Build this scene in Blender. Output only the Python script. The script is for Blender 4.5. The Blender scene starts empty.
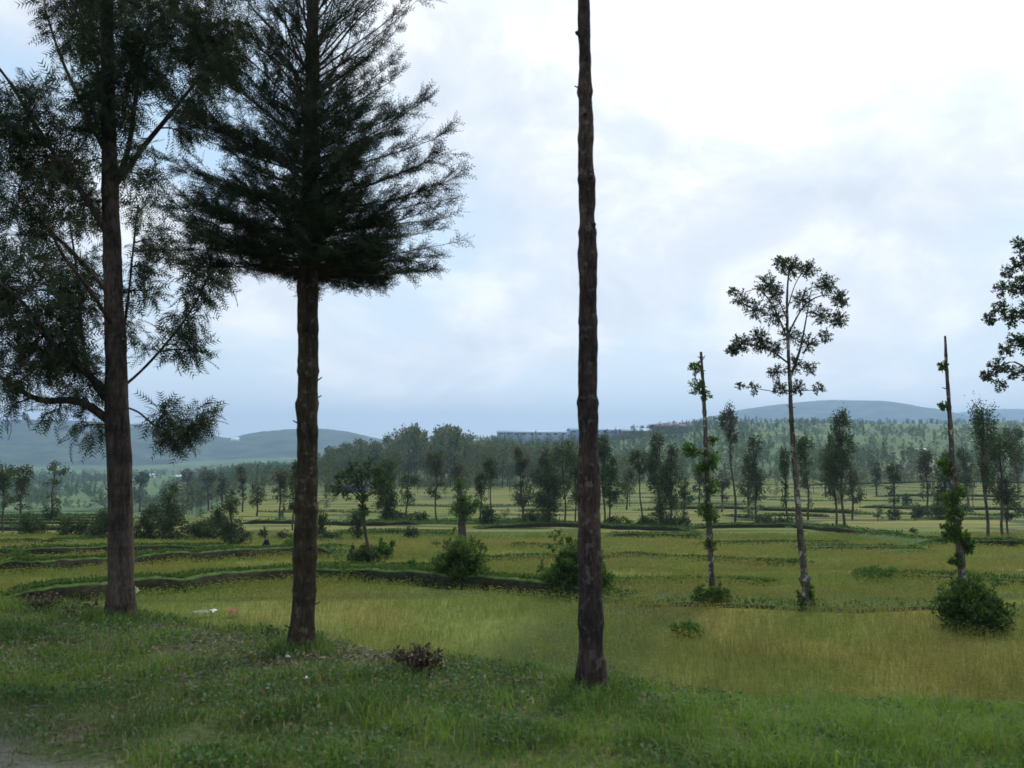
import bpy, math, random
import numpy as np
from mathutils import Vector
rng = np.random.default_rng(7)
random.seed(7)
C = bpy.context.scene.collection
sc = bpy.context.scene
EYE = 2.1
F = 850.0
PITCH = math.radians(4.1)
HZ = 445.0
cp, sp = math.cos(PITCH), math.sin(PITCH)

# ------------------------------------------------------------------ noise
def _hash(ix, iy, s):
    h = (ix * 374761393 + iy * 668265263 + s * 974634777) & 0xFFFFFFFF
    h = ((h ^ (h >> 13)) * 1274126177) & 0xFFFFFFFF
    return ((h ^ (h >> 16)) & 0xFFFF) / 65535.0
def vnoise(x, y, s=0):
    x = np.asarray(x, float); y = np.asarray(y, float)
    ix = np.floor(x).astype(np.int64); iy = np.floor(y).astype(np.int64)
    fx = x - ix; fy = y - iy
    fx = fx * fx * (3 - 2 * fx); fy = fy * fy * (3 - 2 * fy)
    a = _hash(ix, iy, s); b = _hash(ix + 1, iy, s); c = _hash(ix, iy + 1, s); d = _hash(ix + 1, iy + 1, s)
    return (a + (b - a) * fx) * (1 - fy) + (c + (d - c) * fx) * fy - 0.5
def fbm(x, y, s=0, o=3):
    v = 0; a = 1
    for k in range(o):
        v = v + a * vnoise(x * 2 ** k, y * 2 ** k, s + k); a *= 0.5
    return v
def sstep(a, b, x):
    t = np.clip((x - a) / (b - a), 0, 1)
    return t * t * (3 - 2 * t)

# ------------------------------------------------------------------ terrain
DM = [0, 16, 26, 45, 75, 130, 220, 350, 500, 650, 900, 1200, 1500, 2200, 9500]
HM = [4.7, 4.7, 4.75, 6.1, 8.3, 11.3, 15, 19, 22.5, 18, 4, -5, -6, 40, 75]
HR = [4.7, 4.7, 4.75, 6.1, 8.3, 11.3, 15, 17.5, 18, 10, -11, -30, -32, 40, 75]
DL = [0, 16, 26, 45, 75, 130, 160, 300, 500, 1500, 2500, 9500]
HL = [4.7, 4.7, 4.75, 6.1, 8.3, 11.3, 13.2, 30, 39, 53, 62, 75]
def road_n(x, y):
    return 0.471 * (x + 3.6) + 0.882 * (y - 6.0)
def edge_n(x):
    return 4.5 + 0.45 * np.maximum(0, x - 2.0)
def G(x, y):
    x = np.asarray(x, float); y = np.asarray(y, float)
    r = np.hypot(x, y)
    d = np.where(y > 0.55 * r, y, 0.55 * r)
    t = np.clip(x / np.maximum(d, 1), -1.6, 1.6)
    L = 1 - sstep(-0.42, -0.29, t)
    R = sstep(0.02, 0.25, t)
    hm = np.interp(d, DM, HM); hr = np.interp(d, DM, HR); hl = np.interp(d, DL, HL)
    # hill slope fades away towards the left half
    Cn = 1 - sstep(-0.28, -0.08, t)
    hc = hm * (1 - Cn) + np.maximum(hm, np.interp(d, [0, 500, 1500, 9500], [0, 22.5, 40, 75])) * Cn
    h = hc * (1 - R) + hr * R
    h = h * (1 - L) + hl * L
    z = EYE - h
    z = z + 0.16 * fbm(x / 9, y / 9, 3) * sstep(12, 20, d) + 0.05 * fbm(x / 1.5, y / 1.5, 5) + (1.2 + 4.0 * sstep(500, 900, d)) * fbm(x / 90, y / 90, 11) * sstep(200, 500, d)
    n = road_n(x, y)
    ne = edge_n(x)
    zv = -0.075 * np.maximum(n, 0) + 0.10 * fbm(x / 1.3, y / 1.3, 21) * sstep(0, 0.7, n) + 0.03 * sstep(0, .4, n)
    k = sstep(0, 3.4, n - ne)
    zz = zv * (1 - k) + z * k
    zz = np.where(n < 0, 0.012 * fbm(x * 3, y * 3, 9), zz)
    return zz
def ray(px, py):
    a = (px - 512) / F; b = (384 - py) / F
    return np.array([a, cp - b * sp, sp + b * cp])
_ys = np.concatenate([np.arange(4, 60, 0.05), np.geomspace(60, 9000, 3000)])
def P(px, py):
    """the ground point seen at a pixel of the photograph"""
    v = ray(px, py); v = v / v[1]
    z = EYE + v[2] * _ys
    g = G(v[0] * _ys, _ys)
    k = np.argmax(z <= g)
    if z[k] > g[k]: k = len(_ys) - 1
    y = _ys[k]
    return np.array([v[0] * y, y, float(g[k])])
def PF(px, py):
    """the same, looking past the verge to the paddies"""
    v = ray(px, py); v = v / v[1]
    y_ = _ys[(_ys > 13) & (road_n(v[0] * _ys, _ys) > edge_n(v[0] * _ys) + 3.5)]
    z = EYE + v[2] * y_; g = G(v[0] * y_, y_); k = int(np.argmax(z <= g)); y = y_[k]
    return np.array([v[0] * y, y, float(g[k])])
def at(px, y):
    x = (px - 512) / F * y * 1.0
    return np.array([x, y, float(G(x, y))])
def W(px, py, y):
    v = ray(px, py); v = v / v[1]
    return np.array([v[0] * y, y, EYE + v[2] * y])

# ------------------------------------------------------------------ mesh building
def mesh_np(name, V, faces, mat=None, parent=None, tint=None, smooth=False, loc=None, mat_idx=None):
    """faces: list of int arrays (n,k)"""
    V = np.asarray(V, np.float32).reshape(-1, 3)
    me = bpy.data.meshes.new(name)
    me.vertices.add(len(V)); me.vertices.foreach_set('co', V.ravel())
    if not isinstance(faces, list): faces = [faces]
    faces = [np.asarray(f, np.int32) for f in faces if len(f)]
    li = np.concatenate([f.ravel() for f in faces])
    tot = np.concatenate([np.full(len(f), f.shape[1], np.int32) for f in faces])
    st = np.concatenate([[0], np.cumsum(tot)[:-1]]).astype(np.int32)
    me.loops.add(len(li)); me.loops.foreach_set('vertex_index', li)
    me.polygons.add(len(tot)); me.polygons.foreach_set('loop_start', st); me.polygons.foreach_set('loop_total', tot)
    if smooth: me.polygons.foreach_set('use_smooth', np.ones(len(tot), bool))
    me.update(calc_edges=True)
    if tint is not None:
        a = me.attributes.new('tint', 'FLOAT', 'FACE'); a.data.foreach_set('value', np.asarray(tint, np.float32))
    for m in (mat if isinstance(mat, (list, tuple)) else [mat]):
        if m: me.materials.append(m)
    if mat_idx is not None: me.polygons.foreach_set('material_index', np.asarray(mat_idx, np.int32))
    o = bpy.data.objects.new(name, me); C.objects.link(o)
    if parent: o.parent = parent
    if loc is not None: o.location = tuple(loc)
    return o
def tag(o, label=None, cat=None, group=None, kind=None):
    if label: o['label'] = label
    if cat: o['category'] = cat
    if group: o['group'] = group
    if kind: o['kind'] = kind
    return o
def empty(name, loc):
    o = bpy.data.objects.new(name, None); C.objects.link(o); o.location = tuple(loc); o.empty_display_size = 0.1
    return o

class Geo:
    """collects triangles and quads with a tint each"""
    def __init__(s): s.V = []; s.Q = []; s.T = []; s.tq = []; s.tt = []; s.n = 0; s.aux = None
    def tw(s):
        if s.aux is None: s.aux = Geo()
        return s.aux
    def quads(s, V, Q, tint=0.5):
        s.V.append(V); s.Q.append(Q + s.n); s.n += len(V); s.tq.append(np.broadcast_to(tint, len(Q)).astype(float))
    def tris(s, V, T, tint=0.5):
        s.V.append(V); s.T.append(T + s.n); s.n += len(V); s.tt.append(np.broadcast_to(tint, len(T)).astype(float))
    def build(s, name, mat, parent=None, smooth=False, off=None, loc=None):
        if not s.V: return None
        V = np.concatenate(s.V)
        if off is not None: V = V - np.asarray(off)
        fs = []; t = []
        if s.Q: fs.append(np.concatenate(s.Q)); t.append(np.concatenate(s.tq))
        if s.T: fs.append(np.concatenate(s.T)); t.append(np.concatenate(s.tt))
        if s.aux is not None and s.aux.V:
            A = s.aux; n0 = len(V); m0 = sum(len(f) for f in fs); Va = np.concatenate(A.V)
            if off is not None: Va = Va - np.asarray(off)
            V = np.concatenate([V, Va])
            if A.Q: fs.append(np.concatenate(A.Q) + n0); t.append(np.concatenate(A.tq))
            if A.T: fs.append(np.concatenate(A.T) + n0); t.append(np.concatenate(A.tt))
            tt_ = np.concatenate(t)
            return mesh_np(name, V, fs, [mat, M_twig], parent, tt_, smooth, loc, (np.arange(len(tt_)) >= m0).astype(int))
        return mesh_np(name, V, fs, mat, parent, np.concatenate(t), smooth, loc)

def tube(g, pts, rad, sides=8, rough=0.0, seed=0, cap=True):
    pts = np.asarray(pts, float); rad = np.asarray(rad, float)
    n = len(pts)
    tan = np.gradient(pts, axis=0); tan /= np.linalg.norm(tan, axis=1)[:, None] + 1e-9
    ref = np.array([0, 0, 1.0]) if abs(tan[0][2]) < 0.8 else np.array([1.0, 0, 0])
    u = np.cross(tan, ref); u /= np.linalg.norm(u, axis=1)[:, None] + 1e-9
    v = np.cross(tan, u)
    a = np.linspace(0, 2 * np.pi, sides, endpoint=False)
    if rough:
        L = np.concatenate([[0], np.cumsum(np.linalg.norm(np.diff(pts, axis=0), axis=1))])
        rr = rad[:, None] * (1 + rough * fbm(np.cos(a)[None] * 1.3 + seed * 7.1 + 0 * L[:, None], L[:, None] / (rad.mean() * 4) + np.sin(a)[None], seed, 3))
    else: rr = rad[:, None] + 0 * a[None]
    V = pts[:, None] + rr[..., None] * (np.cos(a)[None, :, None] * u[:, None] + np.sin(a)[None, :, None] * v[:, None])
    V = V.reshape(-1, 3)
    i = np.arange(n - 1)[:, None] * sides; j = np.arange(sides)[None]; j2 = (j + 1) % sides
    Q = np.stack([i + j, i + j2, i + sides + j2, i + sides + j], -1).reshape(-1, 4)
    g.quads(V, Q)
    if cap:
        c = np.concatenate([V[-sides:], pts[-1:] + tan[-1:] * rad[-1] * 0.3])
        g.tris(c, np.stack([np.arange(sides), (np.arange(sides) + 1) % sides, np.full(sides, sides)], -1))
def sticks(g, A, B, ra, rb, tint=0.5):
    """thin three-sided twigs from A to B"""
    A = np.asarray(A, float).reshape(-1, 3); B = np.asarray(B, float).reshape(-1, 3)
    if not len(A): return
    t = B - A; t /= np.linalg.norm(t, axis=1)[:, None] + 1e-9
    ref = np.where(np.abs(t[:, 2:3]) < 0.8, [[0, 0, 1.0]], [[1.0, 0, 0]])
    u = np.cross(t, ref); u /= np.linalg.norm(u, axis=1)[:, None] + 1e-9
    v = np.cross(t, u)
    ra = np.broadcast_to(ra, len(A)); rb = np.broadcast_to(rb, len(A))
    rings = []
    for base, r in ((A, ra), (B, rb)):
        for k in range(3):
            an = 2 * np.pi * k / 3
            rings.append(base + r[:, None] * (math.cos(an) * u + math.sin(an) * v))
    V = np.stack(rings, 1).reshape(-1, 3)
    q = np.array([[0, 1, 4, 3], [1, 2, 5, 4], [2, 0, 3, 5]])
    Q = (np.arange(len(A))[:, None, None] * 6 + q[None]).reshape(-1, 4)
    g.quads(V, Q, tint)
def curve(pts, n=16):
    """Catmull-Rom through points with any number of columns"""
    p = np.asarray(pts, float)
    p = np.concatenate([[2 * p[0] - p[1]], p, [2 * p[-1] - p[-2]]])
    out = []
    m = len(p) - 3
    for i in range(m):
        t = np.linspace(0, 1, max(2, n // m), endpoint=False)[:, None]
        a, b, c, d = p[i], p[i + 1], p[i + 2], p[i + 3]
        out.append(0.5 * ((2 * b) + (-a + c) * t + (2 * a - 5 * b + 4 * c - d) * t ** 2 + (-a + 3 * b - 3 * c + d) * t ** 3))
    out.append(p[-2:-1])
    return np.concatenate(out)

# leaf shapes: arrays (n,3,3) of triangles, stem at the origin, tip at +y, normal +z
def T_(*t): return np.array(t, float)
def shape_rhomb(w=0.28, fold=0.08):
    a, b, c, d = (0, 0, 0), (w, .45, fold), (0, 1, -.05), (-w, .45, fold)
    return T_((a, b, c), (a, c, d))
def shape_feather(pairs=6):
    tr = [((-.012, 0, 0), (.012, 0, 0), (0, 1, -.3))]
    for k in range(pairs):
        y = 0.12 + 0.8 * k / (pairs - 1); L = 0.42 * (1 - 0.55 * abs(y - .4))
        for s in (-1, 1):
            z = -.3 * y * y
            tr.append(((0, y - .03, z), (s * L * .75, y + L * .62, z - .12), (0, y + .045, z)))
    return np.array(tr, float)
def shape_spray(n=9):
    tr = [((-.02, 0, 0), (.02, 0, 0), (0, 1, .1))]
    for k in range(n):
        y = 0.1 + 0.8 * k / (n - 1); s = 1 if k % 2 else -1; L = 0.36 * (1 - .5 * y); z = .1 * y * y
        tip = (s * L * .6, y + L * .85, z + .05)
        tr.append(((0, y - .028, z), tip, (0, y + .03, z)))
        for q, e in ((.4, .5), (.7, .35)):
            bx, by = s * L * .6 * q, y + L * .85 * q
            tr.append(((bx, by - .025, z), (bx + s * L * e, by + L * e * .5, z), (bx, by + .025, z)))
            tr.append(((bx - .008, by, z), (bx - s * .02, by + L * e, z + .04), (bx + .008, by, z)))
    return np.array(tr, float)
RHOMB = shape_rhomb(); NARROW = shape_rhomb(.16, .03); FEATHER = shape_feather(); SPRAY = shape_spray(7); ROUND = shape_rhomb(.42, .1)
def unit(v): return v / (np.linalg.norm(v, axis=-1, keepdims=True) + 1e-9)
def leaves(g, pos, dirs, size, shape=RHOMB, tint=None, up=0.0):
    """one leaf at each pos pointing along dirs"""
    m = len(pos)
    if not m: return
    y = unit(dirs)
    ref = rng.normal(size=(m, 3)); ref[:, 2] += up
    x = unit(np.cross(y, ref)); z = np.cross(x, y)
    M = np.stack([x, y, z], -1) * np.broadcast_to(size, m)[:, None, None]
    V = np.einsum('mij,nkj->mnki', M, shape) + pos[:, None, None]
    V = V.reshape(-1, 3)
    if tint is None: tint = rng.random(m)
    g.tris(V, np.arange(len(V)).reshape(-1, 3), np.repeat(np.broadcast_to(tint, m), len(shape)))
def rdir(n): return unit(rng.normal(size=(n, 3)))

# ------------------------------------------------------------------ materials
def mat(name):
    m = bpy.data.materials.new(name); m.use_nodes = True
    nt = m.node_tree; nt.nodes.clear()
    out = nt.nodes.new('ShaderNodeOutputMaterial')
    return m, nt, out
def N(nt, typ, **kw):
    n = nt.nodes.new(typ)
    for k, v in kw.items():
        if k.startswith('_'): n.inputs[k[1:].replace('_', ' ')].default_value = v
        else: setattr(n, k, v)
    return n
def ramp(nt, fac, stops):
    r = nt.nodes.new('ShaderNodeValToRGB'); nt.links.new(fac, r.inputs[0])
    e = r.color_ramp.elements
    while len(e) < len(stops): e.new(0.5)
    for el, (p, c) in zip(e, stops): el.position = p; el.color = (*c, 1) if len(c) == 3 else c
    return r.outputs[0]
def mixc(nt, fac, a, b, mode='MIX'):
    m = nt.nodes.new('ShaderNodeMix'); m.data_type = 'RGBA'; m.blend_type = mode
    for s, v in ((0, fac), (6, a), (7, b)):
        if hasattr(v, 'is_linked') or hasattr(v, 'node'): nt.links.new(v, m.inputs[s])
        else: m.inputs[s].default_value = v if s == 0 else (*v, 1)
    return m.outputs[2]
def pos_noise(nt, scale, detail=4, vec=None, rough=.55):
    if vec is None:
        vec = nt.nodes.new('ShaderNodeNewGeometry').outputs['Position']
    n = N(nt, 'ShaderNodeTexNoise', _Scale=scale, _Detail=detail, _Roughness=rough); nt.links.new(vec, n.inputs['Vector'])
    return n.outputs['Fac']
def leaf_mat(name, c0, c1, trans=.35, rough=.6, tcol=None, dead=None):
    m, nt, out = mat(name)
    a = N(nt, 'ShaderNodeAttribute', attribute_name='tint')
    st = [(0, c0), (0.85, c1)]
    if dead: st += [(0.93, c1), (0.97, dead)]
    col = ramp(nt, a.outputs['Fac'], st)
    p = N(nt, 'ShaderNodeBsdfPrincipled', _Roughness=rough); p.inputs['Specular IOR Level'].default_value = .3
    nt.links.new(col, p.inputs['Base Color'])
    t = nt.nodes.new('ShaderNodeBsdfTranslucent')
    tc = mixc(nt, 1.0, col, tcol or (1.3, 1.5, .6), 'MULTIPLY'); nt.links.new(tc, t.inputs['Color'])
    mx = N(nt, 'ShaderNodeMixShader'); mx.inputs[0].default_value = trans
    nt.links.new(p.outputs[0], mx.inputs[1]); nt.links.new(t.outputs[0], mx.inputs[2]); nt.links.new(mx.outputs[0], out.inputs[0])
    return m
def bark_mat(name, c0, c1, c2=None, scale=6, bump=.02):
    m, nt, out = mat(name)
    g = nt.nodes.new('ShaderNodeNewGeometry')
    mp = N(nt, 'ShaderNodeMapping'); mp.inputs['Scale'].default_value = (1.6, 1.6, .3); nt.links.new(g.outputs['Position'], mp.inputs[0])
    f = pos_noise(nt, scale, 6, mp.outputs[0], .65)
    f2 = pos_noise(nt, scale * 4, 5, mp.outputs[0], .7)
    col = ramp(nt, f, [(.35, c0), (.65, c1)])
    if c2:   # lichen patches
        f3 = pos_noise(nt, scale * 1.7, 3, None)
        k = ramp(nt, f3, [(.56, (0, 0, 0)), (.63, (1, 1, 1))])
        col = mixc(nt, k, col, c2)
    dk = ramp(nt, f2, [(.35, (.45, .45, .45)), (.6, (1, 1, 1))])
    col = mixc(nt, 1.0, col, dk, 'MULTIPLY')
    big = pos_noise(nt, 1.1, 3)
    col = mixc(nt, 1.0, col, ramp(nt, big, [(.35, (.72, .72, .74)), (.65, (1.3, 1.22, 1.12))]), 'MULTIPLY')
    # ring scars across the stem
    sv = N(nt, 'ShaderNodeMapping'); sv.inputs['Scale'].default_value = (.6, .6, 5.5); nt.links.new(g.outputs['Position'], sv.inputs[0])
    f4 = pos_noise(nt, 1.0, 4, sv.outputs[0], .6)
    rg = ramp(nt, f4, [(.36, (.72, .70, .68)), (.5, (1, 1, 1))])
    col = mixc(nt, 1.0, col, rg, 'MULTIPLY')
    p = N(nt, 'ShaderNodeBsdfPrincipled', _Roughness=.9); p.inputs['Specular IOR Level'].default_value = .12; nt.links.new(col, p.inputs['Base Color'])
    b = N(nt, 'ShaderNodeBump', _Distance=bump, _Strength=.9)
    ad = N(nt, 'ShaderNodeMath', operation='ADD'); nt.links.new(f2, ad.inputs[0]); nt.links.new(f4, ad.inputs[1])
    nt.links.new(ad.outputs[0], b.inputs['Height']); nt.links.new(b.outputs[0], p.inputs['Normal'])
    nt.links.new(p.outputs[0], out.inputs[0])
    return m
def plain_mat(name, c, rough=.8, noise=.25, scale=8, metal=0):
    m, nt, out = mat(name)
    f = pos_noise(nt, scale, 5)
    lo = tuple(x * (1 - noise) for x in c); hi = tuple(min(1, x * (1 + noise)) for x in c)
    p = N(nt, 'ShaderNodeBsdfPrincipled', _Roughness=rough, _Metallic=metal); p.inputs['Specular IOR Level'].default_value = .5 if rough < .6 else .08
    nt.links.new(ramp(nt, f, [(.3, lo), (.7, hi)]), p.inputs['Base Color']); nt.links.new(p.outputs[0], out.inputs[0])
    return m

# colour of the paddies: plots of ripening gold, green and pale stubble
grp = bpy.data.node_groups.new('plot_colour', 'ShaderNodeTree')
grp.interface.new_socket('Color', in_out='OUTPUT', socket_type='NodeSocketColor')
grp.interface.new_socket('Edge', in_out='OUTPUT', socket_type='NodeSocketFloat')
def plot_group():
    nt = grp
    go = nt.nodes.new('NodeGroupOutput')
    g = nt.nodes.new('ShaderNodeNewGeometry')
    wob = N(nt, 'ShaderNodeTexNoise', _Scale=.06, _Detail=3); nt.links.new(g.outputs['Position'], wob.inputs['Vector'])
    wm = N(nt, 'ShaderNodeVectorMath', operation='SCALE'); nt.links.new(wob.outputs['Color'], wm.inputs[0]); wm.inputs['Scale'].default_value = 7.0
    ad = N(nt, 'ShaderNodeVectorMath', operation='ADD'); nt.links.new(g.outputs['Position'], ad.inputs[0]); nt.links.new(wm.outputs[0], ad.inputs[1])
    mp = N(nt, 'ShaderNodeMapping'); mp.inputs['Rotation'].default_value = (0, 0, .12); mp.inputs['Scale'].default_value = (.030, .090, 0); nt.links.new(ad.outputs[0], mp.inputs[0])
    v = N(nt, 'ShaderNodeTexVoronoi', feature='F1', _Scale=1.0, _Randomness=.8); nt.links.new(mp.outputs[0], v.inputs['Vector'])
    ve = N(nt, 'ShaderNodeTexVoronoi', feature='DISTANCE_TO_EDGE', _Scale=1.0, _Randomness=.8); nt.links.new(mp.outputs[0], ve.inputs['Vector'])
    sx = nt.nodes.new('ShaderNodeSeparateColor'); nt.links.new(v.outputs['Color'], sx.inputs[0])
    plot = ramp(nt, sx.outputs[0], [(0, (.130, .168, .054)), (.3, (.182, .194, .068)), (.55, (.210, .198, .084)), (.8, (.172, .196, .064)), (1.0, (.235, .222, .110))])
    n1 = pos_noise(nt, .22, 5)
    patch = ramp(nt, n1, [(.38, (.86, 1.0, .86)), (.62, (1.08, .97, .95))])
    c = mixc(nt, 1.0, plot, patch, 'MULTIPLY')
    n2 = pos_noise(nt, 2.2, 5)
    c = mixc(nt, 1.0, c, ramp(nt, n2, [(.3, (.78, .8, .8)), (.7, (1.15, 1.12, 1.1))]), 'MULTIPLY')
    ed = N(nt, 'ShaderNodeMapRange'); ed.inputs['From Min'].default_value = .03; ed.inputs['From Max'].default_value = .085; ed.inputs['To Min'].default_value = 1; ed.inputs['To Max'].default_value = 0
    nt.links.new(ve.outputs[0], ed.inputs[0])
    nt.links.new(c, go.inputs['Color']); nt.links.new(ed.outputs[0], go.inputs['Edge'])
plot_group()

def terrain_material():
    m, nt, out = mat('ground_mat')
    g = nt.nodes.new('ShaderNodeNewGeometry')
    pg = nt.nodes.new('ShaderNodeGroup'); pg.node_tree = grp
    field = mixc(nt, 1.0, pg.outputs['Color'], (.86, .86, .52), 'MULTIPLY')
    field = mixc(nt, pg.outputs['Edge'], field, (.045, .068, .018))
    def lin(a, b, attr):
        mr = N(nt, 'ShaderNodeMapRange'); mr.inputs['From Min'].default_value = a; mr.inputs['From Max'].default_value = b; nt.links.new(attr, mr.inputs[0]); return mr.outputs[0]
    hill = N(nt, 'ShaderNodeAttribute', attribute_name='hill'); verge = N(nt, 'ShaderNodeAttribute', attribute_name='verge'); road = N(nt, 'ShaderNodeAttribute', attribute_name='road')
    earth = N(nt, 'ShaderNodeAttribute', attribute_name='earth')
    h1 = pos_noise(nt, .012, 6, None, .6); h2 = pos_noise(nt, .07, 4)
    hc = ramp(nt, h1, [(.32, (.045, .078, .030)), (.5, (.085, .14, .045)), (.66, (.13, .18, .06)), (.8, (.16, .15, .07))])
    hc = mixc(nt, 1.0, hc, ramp(nt, h2, [(.3, (.75, .75, .75)), (.7, (1.15, 1.15, 1.15))]), 'MULTIPLY')
    c = mixc(nt, hill.outputs['Fac'], field, hc)
    c = mixc(nt, earth.outputs['Fac'], c, (.135, .085, .068))
    # verge: soil, dead leaf litter and low turf
    v1 = pos_noise(nt, 1.6, 6); v2 = pos_noise(nt, 14, 5)
    vc = ramp(nt, v1, [(.35, (.050, .078, .022)), (.55, (.080, .096, .032)), (.68, (.13, .105, .065))])
    vc = mixc(nt, 1.0, vc, ramp(nt, v2, [(.3, (.55, .55, .55)), (.7, (1.3, 1.25, 1.2))]), 'MULTIPLY')
    c = mixc(nt, verge.outputs['Fac'], c, vc)
    r1 = pos_noise(nt, 5, 8, None, .7)
    rc = ramp(nt, r1, [(.3, (.10, .09, .075)), (.6, (.21, .19, .16)), (.75, (.30, .28, .25))])
    c = mixc(nt, road.outputs['Fac'], c, rc)
    p = N(nt, 'ShaderNodeBsdfPrincipled', _Roughness=.95); p.inputs['Specular IOR Level'].default_value = .15
    nt.links.new(c, p.inputs['Base Color'])
    b = N(nt, 'ShaderNodeBump', _Distance=.06, _Strength=.8); nt.links.new(v2, b.inputs['Height']); nt.links.new(b.outputs[0], p.inputs['Normal'])
    nt.links.new(p.outputs[0], out.inputs[0])
    return m
M_ground = terrain_material()
def blade_mat(name, mul_lo, mul_hi, trans=.35):
    m, nt, out = mat(name)
    pg = nt.nodes.new('ShaderNodeGroup'); pg.node_tree = grp
    a = N(nt, 'ShaderNodeAttribute', attribute_name='tint')
    c = mixc(nt, 1.0, pg.outputs['Color'], ramp(nt, a.outputs['Fac'], [(0, mul_lo), (1, mul_hi)]), 'MULTIPLY')
    p = N(nt, 'ShaderNodeBsdfDiffuse'); nt.links.new(c, p.inputs['Color'])
    t = nt.nodes.new('ShaderNodeBsdfTranslucent'); nt.links.new(c, t.inputs['Color'])
    mx = N(nt, 'ShaderNodeMixShader'); mx.inputs[0].default_value = trans
    nt.links.new(p.outputs[0], mx.inputs[1]); nt.links.new(t.outputs[0], mx.inputs[2]); nt.links.new(mx.outputs[0], out.inputs[0])
    return m
M_rice = blade_mat('rice_mat', (.90, .99, .70), (1.58, 1.48, 1.26), .44)
M_grass = leaf_mat('verge_grass_mat', (.036, .082, .017), (.150, .235, .052), .4, .65, (1.25, 1.3, .5), dead=(.28, .24, .14))
M_weed = leaf_mat('weed_mat', (.035, .080, .026), (.090, .155, .052), .3, .7)
M_bankgrass = leaf_mat('bank_grass_mat', (.024, .048, .010), (.085, .14, .028), .3)
M_bank = plain_mat('bank_soil_mat', (.026, .026, .013), .95, .55, 5)
M_turf = plain_mat('bank_turf_mat', (.058, .094, .025), .95, .45, 3.5)
M_leafA = leaf_mat('silky_leaf_mat', (.020, .034, .014), (.058, .075, .034), .25, .5, (1.1, 1.25, .55), dead=(.10, .075, .03))
M_cyp = leaf_mat('cypress_leaf_mat', (.010, .020, .009), (.030, .046, .018), .10, .95, (1.0, 1.2, .6))
M_leafB = leaf_mat('broad_leaf_mat', (.024, .052, .012), (.095, .155, .034), .4)
M_leafG = leaf_mat('bright_leaf_mat', (.035, .078, .016), (.085, .155, .034), .4)
M_leafS = leaf_mat('sparse_leaf_mat', (.026, .042, .018), (.070, .092, .036), .3, .5, None, dead=(.10, .06, .03))
M_mid = leaf_mat('mid_tree_leaf_mat', (.024, .040, .018), (.080, .100, .042), .28)
M_midG = leaf_mat('mid_tree_green_leaf_mat', (.024, .044, .012), (.065, .095, .026), .28)
M_midP = leaf_mat('mid_tree_pale_leaf_mat', (.050, .060, .034), (.12, .115, .075), .22)
M_wood = leaf_mat('wood_leaf_mat', (.028, .045, .018), (.125, .145, .060), .28)
M_hillleaf = leaf_mat('hill_leaf_mat', (.030, .058, .024), (.095, .145, .050), .2)
M_dead = leaf_mat('dead_leaf_mat', (.030, .018, .012), (.085, .050, .032), .1)
M_bark1 = bark_mat('brown_bark_mat', (.050, .038, .032), (.105, .080, .066), (.085,.082,.07), 5)
M_bark2 = bark_mat('mossy_bark_mat', (.040, .031, .021), (.078, .060, .038), (.12, .108, .08), 6)
M_bark3 = bark_mat('dark_bark_mat', (.040, .029, .025), (.095, .068, .056), (.12, .108, .095), 7)
M_barkP = bark_mat('pale_bark_mat', (.075, .062, .048), (.15, .132, .108), (.36, .35, .32), 3)
M_barkM = plain_mat('mid_bark_mat', (.075, .060, .047), .9, .5, 1.5)
M_twig = plain_mat('twig_mat', (.06, .047, .038), .9, .4, 9)

# ------------------------------------------------------------------ the ground sheet
def hillmask(x, y):
    r = np.hypot(x, y); d = np.where(y > 0.55 * r, y, 0.55 * r); t = x / np.maximum(d, 1)
    a = np.interp(t, [-.6, -.36, -.28, 0, .2, .6], [150, 165, 420, 430, 440, 440])
    return sstep(0, 60, d - a + 20 * fbm(x / 60, y / 60, 31))
az = np.radians(np.concatenate([np.arange(-180, -40, 4), np.arange(-40, 40.01, .16), np.arange(44, 180, 4)]))
rr = np.concatenate([np.arange(.5, 14, .16), np.arange(14, 70, .3), np.geomspace(70, 9500, 190)])
A_, R_ = np.meshgrid(az, rr)
X_, Y_ = np.sin(A_) * R_, np.cos(A_) * R_
Z_ = G(X_, Y_)
na, nr = len(az), len(rr)
i = np.arange(nr - 1)[:, None] * na; j = np.arange(na)[None]; j2 = (j + 1) % na
Q = np.stack([i + j, i + j2, i + na + j2, i + na + j], -1).reshape(-1, 4)
V = np.stack([X_, Y_, Z_], -1).reshape(-1, 3)
V = np.concatenate([V, [[0, 0, 0]]])
Tc = np.stack([np.arange(na), np.full(na, len(V) - 1), (np.arange(na) + 1) % na], -1)
ground = mesh_np('ground', V, [Q[:, ::-1], Tc[:, ::-1]], M_ground, smooth=True)
tag(ground, kind='structure')
x, y = V[:, 0], V[:, 1]
n = road_n(x, y)
def vattr(o, name, vals):
    a = o.data.attributes.new(name, 'FLOAT', 'POINT'); a.data.foreach_set('value', np.asarray(vals, np.float32))
vattr(ground, 'hill', hillmask(x, y))
vattr(ground, 'verge', (1 - sstep(2.0, 3.6, n - edge_n(x))))
vattr(ground, 'road', 1 - sstep(-.25, .35, n + .7 * fbm(x * 1.1, y * 1.1, 41)))
e0 = P(917, 470)
vattr(ground, 'earth', np.exp(-((x - e0[0]) / 22) ** 4 - ((y - e0[1]) / 40) ** 4))

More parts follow.
